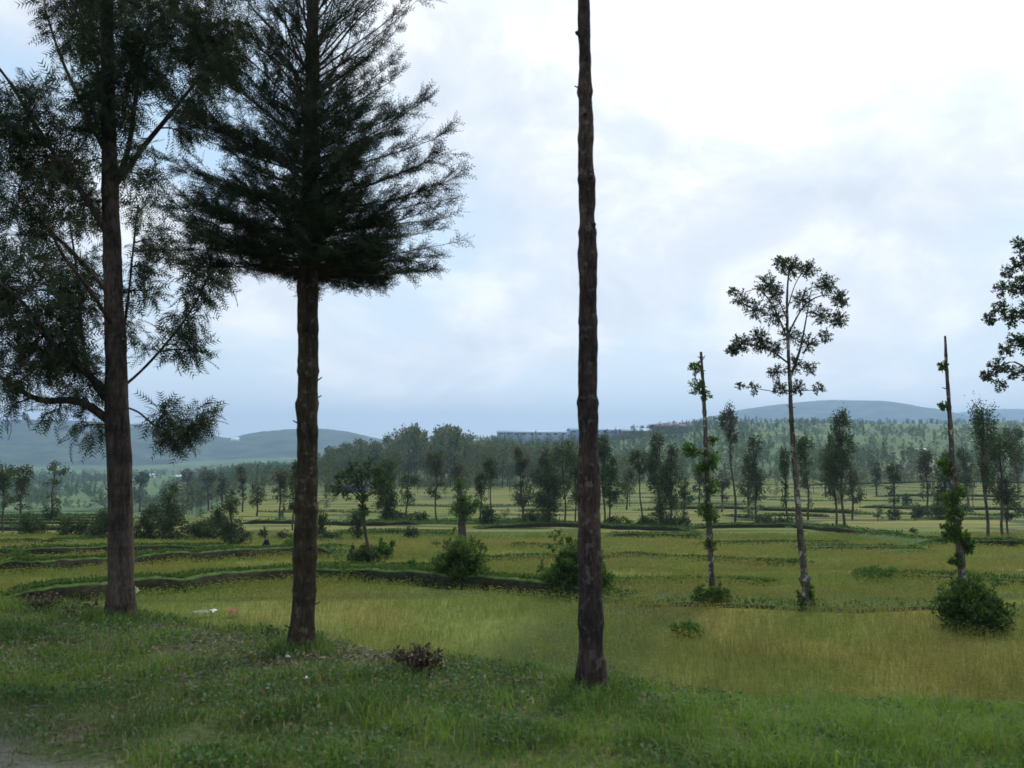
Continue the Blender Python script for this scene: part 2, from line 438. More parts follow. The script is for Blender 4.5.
# paved carriageway beyond the gravel shoulder, under and behind the viewer
u_ = np.array([.882, -.471]); n_ = np.array([.471, .882]); o_ = np.array([-3.6, 6.0])
def roadpt(s, nn, z): q = o_ + u_ * s + n_ * nn; return (q[0], q[1], z)
S = np.linspace(-80, 80, 161)
V = np.array([roadpt(s, nn, .03) for nn in (-7.8, -1.7) for s in S])
k = np.arange(160)
Q = np.stack([k, k + 1, k + 162, k + 161], -1)
tag(mesh_np('road', V, Q, plain_mat('asphalt_mat', (.055, .053, .05), .9, .25, 20)), kind='structure')

# far hills -----------------------------------------------------------------
M_far = plain_mat('far_hill_mat', (.045, .062, .030), .95, .8, .009)
def ridge(name, contour, y0, y1, yr, foot, seed, amp=9):
    px = np.arange(contour[0][0], contour[-1][0] + 1, 1.5)
    row = np.interp(px, [c[0] for c in contour], [c[1] for c in contour])
    row = np.convolve(np.pad(row, 10, 'edge'), np.ones(21) / 21, 'valid')
    top = (HZ - row) * yr / F + EYE
    ys = np.linspace(y0, y1, 50)
    X = ((px - 512) / F * yr)[None] * np.ones(50)[:, None]
    Y = ys[:, None] + 0 * X + 160 * fbm(X / 900, X / 900 + 5, seed)
    s = np.where(ys < yr, (ys - y0) / (yr - y0), 1 - (ys - yr) / (y1 - yr))[:, None]
    s = np.clip(s, 0, 1); prof = np.sin(s * np.pi / 2) ** 1.25
    Z = foot + (top[None] - foot) * prof + amp * fbm(X / 230, Y / 330, seed, 4) * np.sin(np.clip(s, 0, 1) * np.pi) * 2.2 + 2.2 * fbm(X / 35, Y / 60, seed + 5, 2) + 8 * np.abs(vnoise(X / 13, Y / 40, seed + 8))
    m = len(px); i = np.arange(49)[:, None] * m; j = np.arange(m - 1)[None]
    Q = np.stack([i + j, i + j + 1, i + m + j + 1, i + m + j], -1).reshape(-1, 4)
    o = mesh_np(name, np.stack([X, Y, Z], -1).reshape(-1, 3), Q, M_far, smooth=True)
    return tag(o, kind='structure')
ridge('hill', [(-260, 425), (-100, 420), (0, 420), (60, 421), (110, 423), (150, 427), (185, 432), (215, 438), (236, 443), (250, 450), (280, 462), (330, 475)], 2300, 5200, 3700, -70, 3)
ridge('hill', [(120, 470), (180, 456), (215, 444), (236, 439), (262, 434), (300, 430), (325, 429), (350, 433), (385, 441), (430, 452), (500, 460)], 2900, 5600, 4200, -70, 5)
ridge('hill', [(560, 452), (620, 440), (665, 428), (700, 420), (735, 411), (775, 405), (815, 401), (850, 401), (880, 403), (910, 409), (935, 416), (955, 418), (990, 425), (1060, 440), (1200, 445)], 4200, 7800, 5800, -80, 7, 14)
ridge('hill', [(840, 440), (900, 425), (945, 416), (970, 411), (1000, 409), (1040, 410), (1150, 404), (1300, 412)], 5200, 8800, 7200, -80, 9, 14)

# ------------------------------------------------------------------ terrace banks
BG = Geo()
def bank(pix, hgt, width=.7, seed=0, grass=40, soil=M_bank):
    pts = np.array([PF(a, b) for a, b in pix])
    L = np.linalg.norm(np.diff(pts[:, :2], axis=0), axis=1).sum()
    n = int(max(12, L / max(.25, L / 160)))
    c = curve(pts[:, :2], n); n = len(c)
    t = unit(np.gradient(c, axis=0)); nn = np.stack([-t[:, 1], t[:, 0]], -1)
    nn *= np.sign(nn[:, 1:2])
    s = np.arange(n) * .35
    c = c + nn * (fbm(s / 3, s * 0 + seed, seed) * .28)[:, None]
    hh = hgt * (1 + .25 * fbm(s / 1.5, s * 0, seed + 3)) * np.interp(np.arange(n), [0, n * .08, n * .92, n - 1], [.15, 1, 1, .15])
    rows = []
    for off, f in ((-.05, -.4), (.02, .35), (.12, .85), (.3, 1.0), (width, .95), (width + 1.2, .35), (width + 2.6, -.4)):
        q = c + nn * (off + .12 * fbm(s * 1.7, s * 0 + off * 9, seed + 9))[:, None]
        rows.append(np.concatenate([q, (G(q[:, 0], q[:, 1]) + hh * f)[:, None]], 1))
    V = np.stack(rows).reshape(-1, 3); m = n
    i = np.arange(len(rows) - 1)[:, None] * m; j = np.arange(m - 1)[None]
    Q = np.stack([i + j, i + j + 1, i + m + j + 1, i + m + j], -1).reshape(-1, 4)
    o = mesh_np('terrace_bank', V, Q, [soil, M_turf], mat_idx=np.repeat([0, 0, 1, 1, 1, 1], m - 1)); tag(o, kind='structure')
    # turf on top and hanging over the face
    k = int(L * grass * (5.5 if grass > 25 else 3.2))
    a = rng.random(k) * (n - 1.001); ia = a.astype(int); fa = (a - ia)[:, None]
    off = np.where(rng.random(k) < .34, .06 + rng.random(k) ** .6 * .26, .12 + rng.random(k) ** 1.3 * (width + .6))
    pc = c[ia] * (1 - fa) + c[ia + 1] * fa; pn = nn[ia]
    q = pc + pn * (off + .1)[:, None]
    z = G(q[:, 0], q[:, 1]) + (hh[ia] * np.clip(.2 + off * 3.4, 0, .95))
    pos = np.concatenate([q, z[:, None]], 1)
    d = rng.normal(size=(k, 3)) * .45; d[:, 2] += 1; d[:, :2] -= pn * (np.where(off < .25, .25, -.1))[:, None]
    dist = pts[:, 1].mean()
    leaves(BG, pos, d, (.04 + .08 * rng.random(k)) * (1 + min(dist, 150) / 75), shape_rhomb(.14 + min(dist, 120) / 600), rng.random(k) * .9)
bank([(-30, 613), (30, 607), (80, 602), (145, 596), (200, 592), (255, 586), (300, 583), (350, 583), (400, 586), (440, 589), (480, 590), (520, 596), (560, 600), (620, 604)], .55, .8, 1, 70)
bank([(-30, 577), (30, 575), (80, 571), (140, 567), (200, 563), (250, 560), (300, 556), (340, 560)], .62, 1.0, 2, 50)
bank([(-30, 557), (40, 557), (90, 555), (150, 553), (200, 553), (240, 551)], .5, 1.2, 3, 35)
bank([(-30, 545), (30, 545), (80, 543), (135, 541), (180, 543)], .35, 1.2, 4, 30)
bank([(640, 609), (690, 606), (740, 608), (800, 611), (870, 612), (940, 611), (1060, 622)], .10, .4, 5, 22)
bank([(310, 573), (370, 570), (430, 572)], .25, .7, 21, 45)
bank([(620, 586), (690, 584), (770, 587)], .16, .6, 22, 40)
bank([(700, 547), (780, 545), (850, 546)], .25, .8, 23, 30)
bank([(480, 563), (540, 561), (600, 564)], .25, .7, 24, 35)
bank([(600, 556), (650, 560), (700, 562), (760, 566), (800, 568)], .22, .7, 6, 30)
bank([(860, 580), (900, 579), (940, 583), (1000, 586), (1060, 590)], .26, .7, 7, 35)
bank([(480, 529), (540, 527), (590, 528), (640, 530), (690, 532)], .5, 1.2, 8, 20)
bank([(610, 539), (650, 538), (700, 540)], .45, 1.0, 9, 22)
bank([(690, 529), (740, 528), (790, 528), (840, 533), (890, 539), (930, 544), (980, 547), (1060, 548)], .5, 1.4, 10, 22)
bank([(800, 553), (850, 551), (900, 552), (930, 556)], .35, .9, 11, 24)
bank([(330, 535), (400, 534), (450, 536)], .4, 1.2, 12, 20)
bank([(500, 548), (540, 549), (600, 552)], .25, .7, 13, 24)
bank([(-20, 531), (60, 530), (110, 532)], .4, 1.4, 14, 16)
bank([(880, 497), (940, 496), (1060, 498)], .6, 2, 15, 5)
bank([(800, 486), (880, 484), (960, 482), (1060, 485)], .8, 2.4, 16, 4)
bank([(640, 511), (720, 509), (800, 512), (860, 514)], .6, 1.6, 17, 7)
bank([(860, 508), (940, 510), (1060, 511)], .5, 1.6, 18, 7)
bank([(240, 524), (300, 524), (360, 526), (420, 525)], .5, 1.6, 19, 8)
for q in range(24):
    rw = 481 + 47 * (q + rng.random()) / 24; x0 = rng.uniform(560 if rw < 500 else 240, 940); ln = rng.uniform(60, 220)
    bank([(x0 + ln * f, rw + rng.uniform(-1.2, 1.2)) for f in (0, .25, .5, .75, 1)], rng.uniform(.16, .34), 1.0, 30 + q, max(2, 10 - (530 - rw) / 5), M_turf if q % 3 else M_bank)
for q in range(6):
    rw = 512 + 14 * q / 6; bank([(-40 + 170 * f, rw + rng.uniform(-1, 1)) for f in (0, .3, .6, 1)], .35, 1.0, 70 + q, 6)
tag(BG.build('bank_grass', M_bankgrass), 'dark green tufts of grass along the terrace banks', 'grass', kind='stuff')

# ------------------------------------------------------------------ grass of the verge and rice of the paddies
def blades(g, pos, h, w, lean, tint, head=None):
    """curved two-piece blades"""
    m = len(pos)
    a = rng.random(m) * 2 * np.pi
    side = np.stack([np.cos(a), np.sin(a), 0 * a], -1) * (w / 2)[:, None]
    b = rng.random(m) * 2 * np.pi
    ld = np.stack([np.cos(b), np.sin(b), 0 * b], -1)
    mid = pos + ld * (lean * h * .3)[:, None] + np.array([0, 0, 1.0]) * (h * .6)[:, None]
    tip = pos + ld * (lean * h * 1.0)[:, None] + np.array([0, 0, 1.0]) * (h * (1 - .35 * np.minimum(lean, 1)))[:, None]
    V = np.stack([pos - side, pos + side, mid - side * .8, mid + side * .8, tip], 1).reshape(-1, 3)
    f = np.array([[0, 1, 3], [0, 3, 2], [2, 3, 4]])
    Tt = (np.arange(m)[:, None, None] * 5 + f[None]).reshape(-1, 3)
    g.tris(V, Tt, np.repeat(tint, 3))
# verge
g = Geo()
NV = 230000
tt = rng.uniform(-.72, .72, NV); dd = rng.uniform(4.6, 17, NV) ** 1.0
x = tt * dd; y = dd; n = road_n(x, y)
cover = .45 + 1.3 * fbm(x / .6, y / .6, 51, 3)
keep = (n > -.5 + .0) & (n < edge_n(x) + 1.9) & (rng.random(NV) < np.clip(.25 + 1.3 * cover, .05, 1) * np.clip(sstep(-.5, 1.2, n + .5 * fbm(x, y, 61)) + .06, 0, 1))
bare = np.exp(-((x + 3.4) / 1.6) ** 2 - ((y - 10.2) / 1.2) ** 2)   # worn litter beside the cypress
keep &= rng.random(NV) > .6 * bare
x, y = x[keep], y[keep]; m = len(x)
pos = np.stack([x, y, G(x, y) - .01], -1)
tall = np.clip(.5 + 1.7 * fbm(x / .6, y / .6, 71, 3), .1, 1.6) + .35 * sstep(1, 5, x)
h = .8 * (1 + .15 * sstep(-1, 3, x)) * (.05 + .12 * rng.random(m)) * (0.5 + tall) * (.7 + .5 * sstep(0, 2, road_n(x, y)))
blades(g, pos, h, .004 + .006 * rng.random(m), .2 + .9 * rng.random(m), np.where(rng.random(m) < .10 - .08 * sstep(-2, 2, x), 1.0, np.clip(rng.normal(.35, .2, m) + .3 * sstep(-3, 2, x) + .8 * fbm(x / .6, y / .6, 81), 0, .84)))
for bx, by, br in ((-5.45, 11.8, .26), (-2.45, 9.9, .2), (.79, 8.4, .2)):
    q = 900; a_ = rng.random(q) * 6.28; r_ = br * .8 + abs(rng.normal(0, .16, q)); xx = bx + np.cos(a_) * r_; yy = by + np.sin(a_) * r_
    blades(g, np.stack([xx, yy, G(xx, yy) - .01], -1), .08 + .16 * rng.random(q), .005 + .006 * rng.random(q), .2 + .8 * rng.random(q), np.clip(rng.normal(.4, .25, q), 0, 1))
# broad leaved weeds between the grass
mw = 60000
tt = rng.uniform(-.72, .72, mw); dd = rng.uniform(4.8, 14, mw); x = tt * dd; y = dd; n = road_n(x, y)
k = (n > .3) & (n < edge_n(x) + 2) & (fbm(x / .5, y / .5, 91, 2) > .05)
x, y = x[k], y[k]; m = len(x)
tag(g.build('verge_grass', M_grass), 'rough green grass covering the roadside verge', 'grass', kind='stuff')
g = Geo()
pos = np.stack([x, y, G(x, y) + .03 + .07 * rng.random(m)], -1)
d = rng.normal(size=(m, 3)) * .8; d[:, 2] += .5
leaves(g, pos, d, .02 + .03 * rng.random(m), ROUND, None, 1.5)
tag(g.build('verge_weeds', M_weed), 'low broad-leaved weeds scattered among the verge grass', 'weeds', kind='stuff')
# leaf litter and dead stalks
g = Geo(); m = 9000
x = rng.normal(-2.6, 2.2, m); y = rng.normal(9.6, 1.1, m); n = road_n(x, y); k = (n > .4) & (n < 5.6)
x, y = x[k], y[k]; m = len(x)
pos = np.stack([x, y, G(x, y) + .015 + .05 * rng.random(m)], -1); d = rng.normal(size=(m, 3)); d[:, 2] *= .25
leaves(g, pos, d, .03 + .06 * rng.random(m), NARROW, None, 2)
m2 = 5000; x = rng.uniform(-7, 3, m2); y = rng.uniform(4.6, 8, m2); n = road_n(x, y); k = (n > -1.1) & (n < .9)
x, y = x[k], y[k]; m2 = len(x)
pos = np.stack([x, y, G(x, y) + .01 + .03 * rng.random(m2)], -1); d = rng.normal(size=(m2, 3)); d[:, 2] *= .15
leaves(g, pos, d, .04 + .09 * rng.random(m2), shape_rhomb(.06, .01), None, 2)
tag(g.build('leaf_litter', leaf_mat('litter_mat', (.06, .048, .034), (.17, .14, .10), .1)), 'dry leaf and stalk litter lying on the verge', 'leaf litter', kind='stuff')
# rice
g = Geo()
NR = 300000
tt = rng.uniform(-.74, .74, NR); dd = 13 + (rng.random(NR) ** 1.25) * 72
x = tt * dd; y = dd; n = road_n(x, y)
k = (n > edge_n(x) + 2.2)
thin = fbm(x / 2.5, y / 2.5, 101, 3)
k &= rng.random(NR) < np.clip(.85 + 1.3 * thin, .3, 1)
x, y = x[k], y[k]; m = len(x)
far = np.clip(y / 22, 1, 4)
pos = np.stack([x, y, G(x, y) - .02], -1)
h = (.22 + .2 * rng.random(m)) * (1 + .5 * fbm(x / 1.8, y / 1.8, 111, 2))
blades(g, pos, h, (.007 + .007 * rng.random(m)) * far, .15 + .6 * rng.random(m), np.clip(rng.normal(.45, .2, m), 0, 1))
# drooping seed heads
kk = rng.random(m) < .4
ph = pos[kk] + np.array([0, 0, 1.0]) * (h[kk] * .9)[:, None]; mk = len(ph)
d = rng.normal(size=(mk, 3)); d[:, 2] = -.1 + .3 * rng.random(mk)
leaves(g, ph, d, (.07 + .06 * rng.random(mk)) * far[kk] ** .6, shape_rhomb(.09), .7 + .3 * rng.random(mk))
tag(g.build('rice_field', M_rice), 'ripening yellow green rice standing in the paddies', 'rice', kind='stuff')

# ------------------------------------------------------------------ tree builder
def clump(gl, gt, c, r, n_tw, per, size, shape, src=None, up=.2, droop=0, flat=1.0, tw=.006, tint=None, out=.8):
    """a tuft: twigs spread from src through the clump, leaves along their outer part"""
    c = np.asarray(c, float)
    q = rdir(n_tw); q[:, 2] *= flat
    ends = c + q * (r * rng.uniform(.35, 1.0, n_tw) ** .7)[:, None]
    s = c if src is None else np.asarray(src, float)
    st = s + (c - s) * rng.random((n_tw, 1)) * .9
    mid = (st + ends) / 2 + rdir(n_tw) * r * .12
    if gt is not None:
        sticks(gl.tw(), st, mid, tw * 1.3, tw); sticks(gl.tw(), mid, ends, tw, tw * .45)
    m = n_tw * per
    k = np.repeat(np.arange(n_tw), per); t = rng.random((m, 1)) ** .8
    pos = mid[k] + (ends[k] - mid[k]) * (t * 1.05)
    pos += rng.normal(size=(m, 3)) * size * .25
    d = unit(ends[k] - mid[k]) * out + rdir(m) * .75; d[:, 2] += up - droop
    leaves(gl, pos, d, size * rng.uniform(.6, 1.25, m), shape, tint if tint is None else np.clip(tint + rng.normal(0, .18, m), 0, 1), .6)
def limb(gt, a, b, r0, r1, sag=.1, n=8, sides=5):
    a = np.asarray(a, float); b = np.asarray(b, float); L = np.linalg.norm(b - a)
    m1 = a + (b - a) * .35 + np.array([0, 0, sag * L]) + rdir(1)[0] * L * .05
    m2 = a + (b - a) * .7 + np.array([0, 0, sag * L * .7]) + rdir(1)[0] * L * .05
    p = curve([a, m1, m2, b], n)
    tube(gt, p, np.linspace(r0, r1, len(p)), sides)
    return p
def trunk_px(path, y, depth=None, n=60):
    """path of (px,row,diameter px) at distance y -> world curve with radii"""
    pts = []
    for k, (a, b, w) in enumerate(path):
        p = W(a, b, y + (depth[k] if depth else 0)); pts.append([*p, w / 2 / F * y])
    return curve(pts, n)
def flare(c, amt=.25, len_=.35):
    z0 = c[0, 2]; c = c.copy(); c[:, 3] *= 1 + amt * np.exp(-(c[:, 2] - z0) / len_); return c
def knobs(c, zs, amt=.3, wid=.05):
    c = c.copy()
    for z in zs: c[:, 3] *= 1 + amt * rng.uniform(.5, 1.2) * np.exp(-((c[:, 2] - z) / wid) ** 2)
    return c
def stubs(g, c, n, L=.12, r=.012):
    k = rng.integers(3, len(c) - 1, n); a = rng.random(n) * 2 * np.pi
    d = np.stack([np.cos(a), np.sin(a), .3 + .4 * rng.random(n)], -1)
    A = c[k, :3]; B = A + d * (c[k, 3] + L * rng.uniform(.3, 1, n))[:, None]
    sticks(g, A, B, r * 1.6, r)

# ---- tree 1: tall silky oak on the left
Y1 = 11.8
b1 = at(120, Y1)
root = empty('tree', b1); tag(root, 'tall feathery-leaved tree with thick brown trunk at the far left of the verge', 'tree', 'trees along the roadside')
gt, gl = Geo(), Geo()
c1 = trunk_px([(121, 622, 31), (121, 560, 27), (120, 480, 26), (117, 410, 26), (115, 330, 22), (112, 250, 20), (110, 180, 17), (108, 90, 15), (107, 0, 13), (106, -110, 10), (106, -230, 6), (108, -330, 2)], Y1, n=150)
c1[:, 3] *= .87; c1 = knobs(flare(c1, .30, .3), [W(0, r, Y1)[2] for r in (262, 190, 345)], .10, .07)
tube(gt, c1[:, :3], c1[:, 3], 16, .16, 3)
stubs(gt, c1, 16, .08, .008)
def tp(c, row, y):  # a point of the trunk at a picture row
    z = W(0, row, y)[2]; k = np.argmin(np.abs(c[:, 2] - z)); return c[k, :3]
def branch1(row, pts, r0, r1=.012):
    a = tp(c1, row, Y1)
    p = curve([a] + [W(px, rw, Y1 + dy) for px, rw, dy in pts], 18)
    g = Geo(); rad = np.linspace(r0, r1, len(p)); tube(g, p, rad, 6, .1); g.build('branch', M_bark1, root, True, b1)
    return p
BR1 = [
 (425, [(80, 402, -.2), (40, 400, -.5), (8, 382, -.7), (-20, 362, -.8)], .075),
 (408, [(92, 380, .2), (82, 340, .4), (78, 280, .5), (70, 225, .6)], .05),
 (400, [(60, 350, -.5), (20, 300, -.9), (-30, 260, -1.2)], .05),
 (395, [(140, 372, .2), (165, 345, .2), (190, 312, 0), (212, 270, -.1)], .022),
 (402, [(138, 412, .1), (160, 428, .1), (190, 428, .1)], .016),
 (385, [(128, 300, .3), (132, 260, .4), (138, 205, .5)], .02),
 (200, [(128, 150, 0), (134, 110, -.1), (142, 60, -.2), (150, 10, -.3)], .045),
 (190, [(145, 145, .3), (172, 112, .4), (205, 70, .5), (235, 30, .5)], .045),
 (240, [(80, 190, -.4), (45, 140, -.6), (15, 90, -.8), (-15, 50, -1)], .05),
 (160, [(85, 110, .4), (62, 60, .6), (45, 10, .7)], .04),
 (90, [(140, 40, .5), (180, 0, .7), (210, -40, .8)], .035),
 (60, [(80, 20, -.3), (60, -30, -.5)], .03),
 (300, [(70, 250, .5), (30, 215, .9), (-10, 190, 1.2)], .035),
 (330, [(90, 290, -.6), (60, 250, -1.0), (40, 200, -1.3)], .03),
]
brs = [branch1(r, p, w) for r, p, w in BR1]
CL1 = [ # px,row,depth,radius px, twigs, leaves per twig
 (30, 110, -.6, 42, 40, 9), (-10, 130, -.8, 45, 34, 8), (45, 160, -.4, 38, 34, 9), (15, 180, 0, 40, 34, 8), (78, 95, .2, 24, 14, 7),
 (70, 165, .3, 24, 18, 7), (88, 200, 0, 26, 18, 8), (60, 215, .5, 36, 28, 8), (20, 235, .6, 42, 32, 8), (-20, 210, .6, 40, 26, 7),
 (72, 265, .4, 30, 28, 9), (35, 285, -.4, 40, 36, 9), (-10, 280, -.7, 40, 32, 8), (80, 310, .2, 28, 30, 9), (45, 335, -.5, 36, 36, 9), (5, 325, -.8, 36, 32, 9),
 (70, 355, -.2, 28, 28, 9), (88, 385, 0, 22, 16, 8), (35, 370, -.6, 28, 22, 8), (5, 385, -.7, 24, 10, 6), (10, 408, -.7, 20, 6, 6), (85, 425, .1, 22, 10, 6), (60, 408, -.1, 20, 8, 6),
 (112, 50, -.2, 42, 44, 10), (112, 105, -.1, 34, 40, 10), (75, 35, .4, 34, 28, 8), (65, 0, .5, 32, 26, 8), (150, 60, -.1, 34, 38, 9), (185, 35, .4, 40, 44, 10),
 (215, 60, .6, 32, 36, 10), (150, 15, -.2, 34, 34, 9), (200, 100, .4, 24, 22, 9), (225, 20, .5, 34, 36, 9), (185, -10, .7, 40, 34, 8), (110, -10, 0, 40, 40, 9), (88, 130, 0, 26, 22, 8),
 (185, 132, .4, 14, 10, 7), (140, 145, .1, 12, 8, 6), (150, 175, .2, 10, 6, 6), (130, 165, 0, 16, 10, 7), (100, -80, 0, 60, 50, 8), (150, -60, .3, 50, 40, 8), (50, -60, -.3, 50, 40, 8), (105, -190, 0, 60, 50, 8), (108, -280, 0, 40, 30, 8),
 (142, 210, .4, 15, 10, 6), (148, 240, .4, 15, 11, 6), (140, 265, .3, 14, 9, 6), (132, 290, .3, 14, 8, 6), (170, 250, .3, 12, 7, 6), (128, 325, .2, 13, 7, 6),
 (205, 262, -.1, 17, 12, 7), (222, 275, -.1, 12, 7, 7), (200, 292, 0, 17, 12, 7), (190, 322, 0, 15, 10, 7), (178, 345, .1, 14, 8, 6), (195, 352, .1, 12, 7, 6), (152, 348, .1, 10, 5, 5),
 (163, 416, .1, 12, 11, 7), (178, 432, .1, 13, 11, 7), (197, 420, .1, 13, 12, 8), (152, 290, .3, 12, 5, 5),
]
allb = np.concatenate(brs + [c1[:, :3]])
for px, rw, dy, r, ntw, per in CL1:
    right = px > 122 and rw > 200
    ntw = int(ntw * (1.2 if r > 19 else 1.5)); r = r * (1.0 if right or r < 15 else .92)
    c = W(px, rw, Y1 + dy); R = r / F * Y1
    j = allb[np.argmin(np.linalg.norm(allb - c, axis=1) + np.maximum(0, allb[:, 2] - c[2]) * 1.5)]
    if np.linalg.norm(j - c) > R * .6: limb(gl.tw(), j, c, .014, .006, .05, 6, 4)
    clump(gl, gt, c, R * 1.05, int(ntw * 1.0), per, .24, FEATHER, j + (c - j) * .5, .0, .45, .95, .0045, .5 + .25 * rng.normal() * .5)
gt.build('trunk', M_bark1, root, True, b1); gl.build('crown', M_leafA, root, False, b1)

# ---- tree 2: lopped cypress
Y2 = 9.9
b2 = at(303, Y2)
root = empty('tree', b2); tag(root, 'dark cypress with lower trunk stripped bare and dense fan-shaped crown', 'tree', 'trees along the roadside')
gt, gl = Geo(), Geo()
c2 = trunk_px([(302, 656, 27), (304, 600, 24), (306, 520, 23), (308, 440, 22), (308, 360, 22), (309, 270, 22), (310, 200, 18), (311, 120, 15), (312, 50, 13), (313, 0, 12), (313, -120, 9), (313, -260, 4)], Y2, n=170)
c2[:, 3] *= .93; c2 = knobs(flare(c2, .24, .25), [W(0, r, Y2)[2] for r in (290, 328, 345, 372, 405, 432, 470, 510, 555, 590)], .14, .04)
tube(gt, c2[:, :3], c2[:, 3], 16, .24, 5)
stubs(gt, c2[:110], 26, .07, .008)
pts_s, dir_s, siz_s = [], [], []
NB = 310
for k in range(NB):
    f = (k + rng.random()) / NB
    row0 = 272 - f ** 1.75 * 375
    a = tp(c2, row0, Y2)
    tipo = np.interp(row0, [-110, -30, 30, 80, 130, 200, 245, 272], [.4, .75, 1.02, 1.28, 1.48, 1.62, 1.68, 1.6]) * (rng.uniform(.75, 1.04) if k % 3 else rng.uniform(.35, .75))
    el = math.radians(np.interp(row0, [-110, 60, 130, 200, 245, 272], [62, 48, 34, 20, 9, 5])) + np.clip(rng.normal() * .13, -.1, .35)
    L = tipo / max(.3, math.cos(el))
    azk = rng.random() * 2 * np.pi
    dv = np.array([math.cos(azk) * math.cos(el), math.sin(azk) * math.cos(el), math.sin(el)])
    sw = np.array([-math.sin(azk), math.cos(azk), 0])
    ph_ = rng.random() * 6; bend = rng.uniform(.0, .10); s1 = rng.normal() * .16
    def path(t):
        t = np.asarray(t)[:, None]
        return a + dv * L * t + sw * s1 * L * t ** 2 + np.array([0, 0, 1]) * L * (-bend * t + bend * t ** 2.2) + np.array([.02, .02, .02]) * L * np.sin(t * 7 + ph_)
    tube(gl.tw(), path(np.linspace(0, 1, 9)), np.linspace(.008 + .004 * L, .002, 9), 4, cap=False)
    thin_ = np.interp(row0, [-110, 40, 110, 150, 190], [.12, .22, .5, .8, .92])
    nsb = max(3, int(L * 13 * thin_))
    tb = rng.uniform(.2, 1.0, nsb); q0 = path(tb); sgn = np.where(rng.random(nsb) < .5, -1, 1)[:, None]
    sd_ = unit(dv * .9 + sw * sgn * rng.uniform(.3, 1.0, (nsb, 1)) + rng.normal(size=(nsb, 3)) * .22 + np.array([0, 0, .10]))
    sl = (rng.uniform(.22, .48, nsb) * (1.15 - .55 * tb))[:, None]
    q1 = q0 + sd_ * sl + np.array([0, 0, .03])
    sticks(gl.tw(), q0, q1, .0035, .0015)
    per = int(round(9 * (.55 + .45 * thin_)))
    kk = np.repeat(np.arange(nsb), per); tt_ = rng.uniform(.05, 1, (nsb * per, 1))
    pts_s.append(q0[kk] + (q1 - q0)[kk] * tt_)
    dir_s.append(sd_[kk] + rng.normal(size=(nsb * per, 3)) * .42 + np.array([0, 0, .06])); siz_s.append(rng.uniform(.09, .19, nsb * per))
leaves(gl, np.concatenate(pts_s), np.concatenate(dir_s), np.concatenate(siz_s), SPRAY)
gt.build('trunk', M_bark2, root, True, b2); gl.build('crown', M_cyp, root, False, b2)

# ---- tree 3: bare pole trunk
Y3 = 8.4
b3 = at(592, Y3)
root = empty('tree', b3); tag(root, 'tall bare branchless trunk crossing the whole picture height at centre right', 'tree', 'trees along the roadside')
gt, gl = Geo(), Geo()
c3 = trunk_px([(592, 698, 33), (591, 650, 27.5), (590, 560, 25), (589, 480, 23), (588, 400, 21.5), (588, 300, 20), (587, 230, 19), (586, 150, 17), (585, 80, 15), (584, 0, 13.5), (583, -120, 11), (582, -260, 7), (582, -360, 3)], Y3, n=300)
c3[:, 3] *= .92; c3 = knobs(flare(c3, .16, .2), [W(0, r, Y3)[2] for r in (36, 92, 180, 232, 322, 402)], .15, .045)
c3[:, 0] += .008 * fbm(c3[:, 2] * 3, c3[:, 2] * 0, 77, 3); c3[:, 3] *= 1 + .16 * fbm(c3[:, 2] * 5, c3[:, 2] * 0, 78, 3)
tube(gt, c3[:, :3], c3[:, 3], 18, .2, 8)
for r in (34, 90, 118, 181, 230, 268, 345, 405, 520):
    q = tp(c3, r, Y3); a_ = rng.random() * 6.28; rd = float(c3[np.argmin(np.abs(c3[:, 2] - q[2])), 3]); dq = np.array([math.cos(a_), math.sin(a_), .35]); tube(gt, np.stack([q + dq * rd * .6, q + dq * rd * 1.1, q + dq * rd * 1.3]), [rd * .42, rd * .3, rd * .12], 7, .2, r)
stubs(gt, c3[60:], 10, .05, .008)
for rw in (-300, -330, -355):
    c = W(582 + rng.uniform(-12, 12), rw, Y3 + rng.uniform(-.3, .3)); clump(gl, gt, c, .35, 20, 7, .13, FEATHER, tp(c3, rw, Y3))
gt.build('trunk', M_bark3, root, True, b3); gl.build('crown', M_leafA, root, False, b3)

# ------------------------------------------------------------------ trees in the paddies, nearer row
def mk(root, gt, gl, base, mt, ml, crown='crown'):
    gt.build('trunk', mt, root, True, base)
    if gl is not None: gl.build(crown, ml, root, False, base)
def tufted_pole(path, y, tufts, label, base, cut=True):
    root = empty('tree', base); tag(root, label, 'tree', 'lopped trees standing in the paddies')
    gt = Geo(); c = trunk_px(path, y, n=110); c[:, 3] *= .82; c = knobs(flare(c, .2, .2), list(rng.uniform(c[0, 2], c[-1, 2], 14)), .28, .06)
    tube(gt, c[:, :3], c[:, 3], 9, .3, 11); stubs(gt, c, 20, .14, .012)
    for px, rw, r, nl, m_ in tufts:
        ctr = W(px, rw, y + rng.uniform(-.1, .1)); R = r / F * y
        j = tp(c, rw + r * .4, y)
        gl = Geo(); limb(gl.tw(), j, ctr, .03, .012, 0, 5, 4)
        clump(gl, gt, ctr, R * 1.15, int(nl * 2.2), 10, .085, RHOMB, (j + ctr) / 2, .25, 0, 1, .006)
        gl.build('leaf_tuft', m_, root, False, base)
    gt.build('trunk', M_barkP, root, True, base)
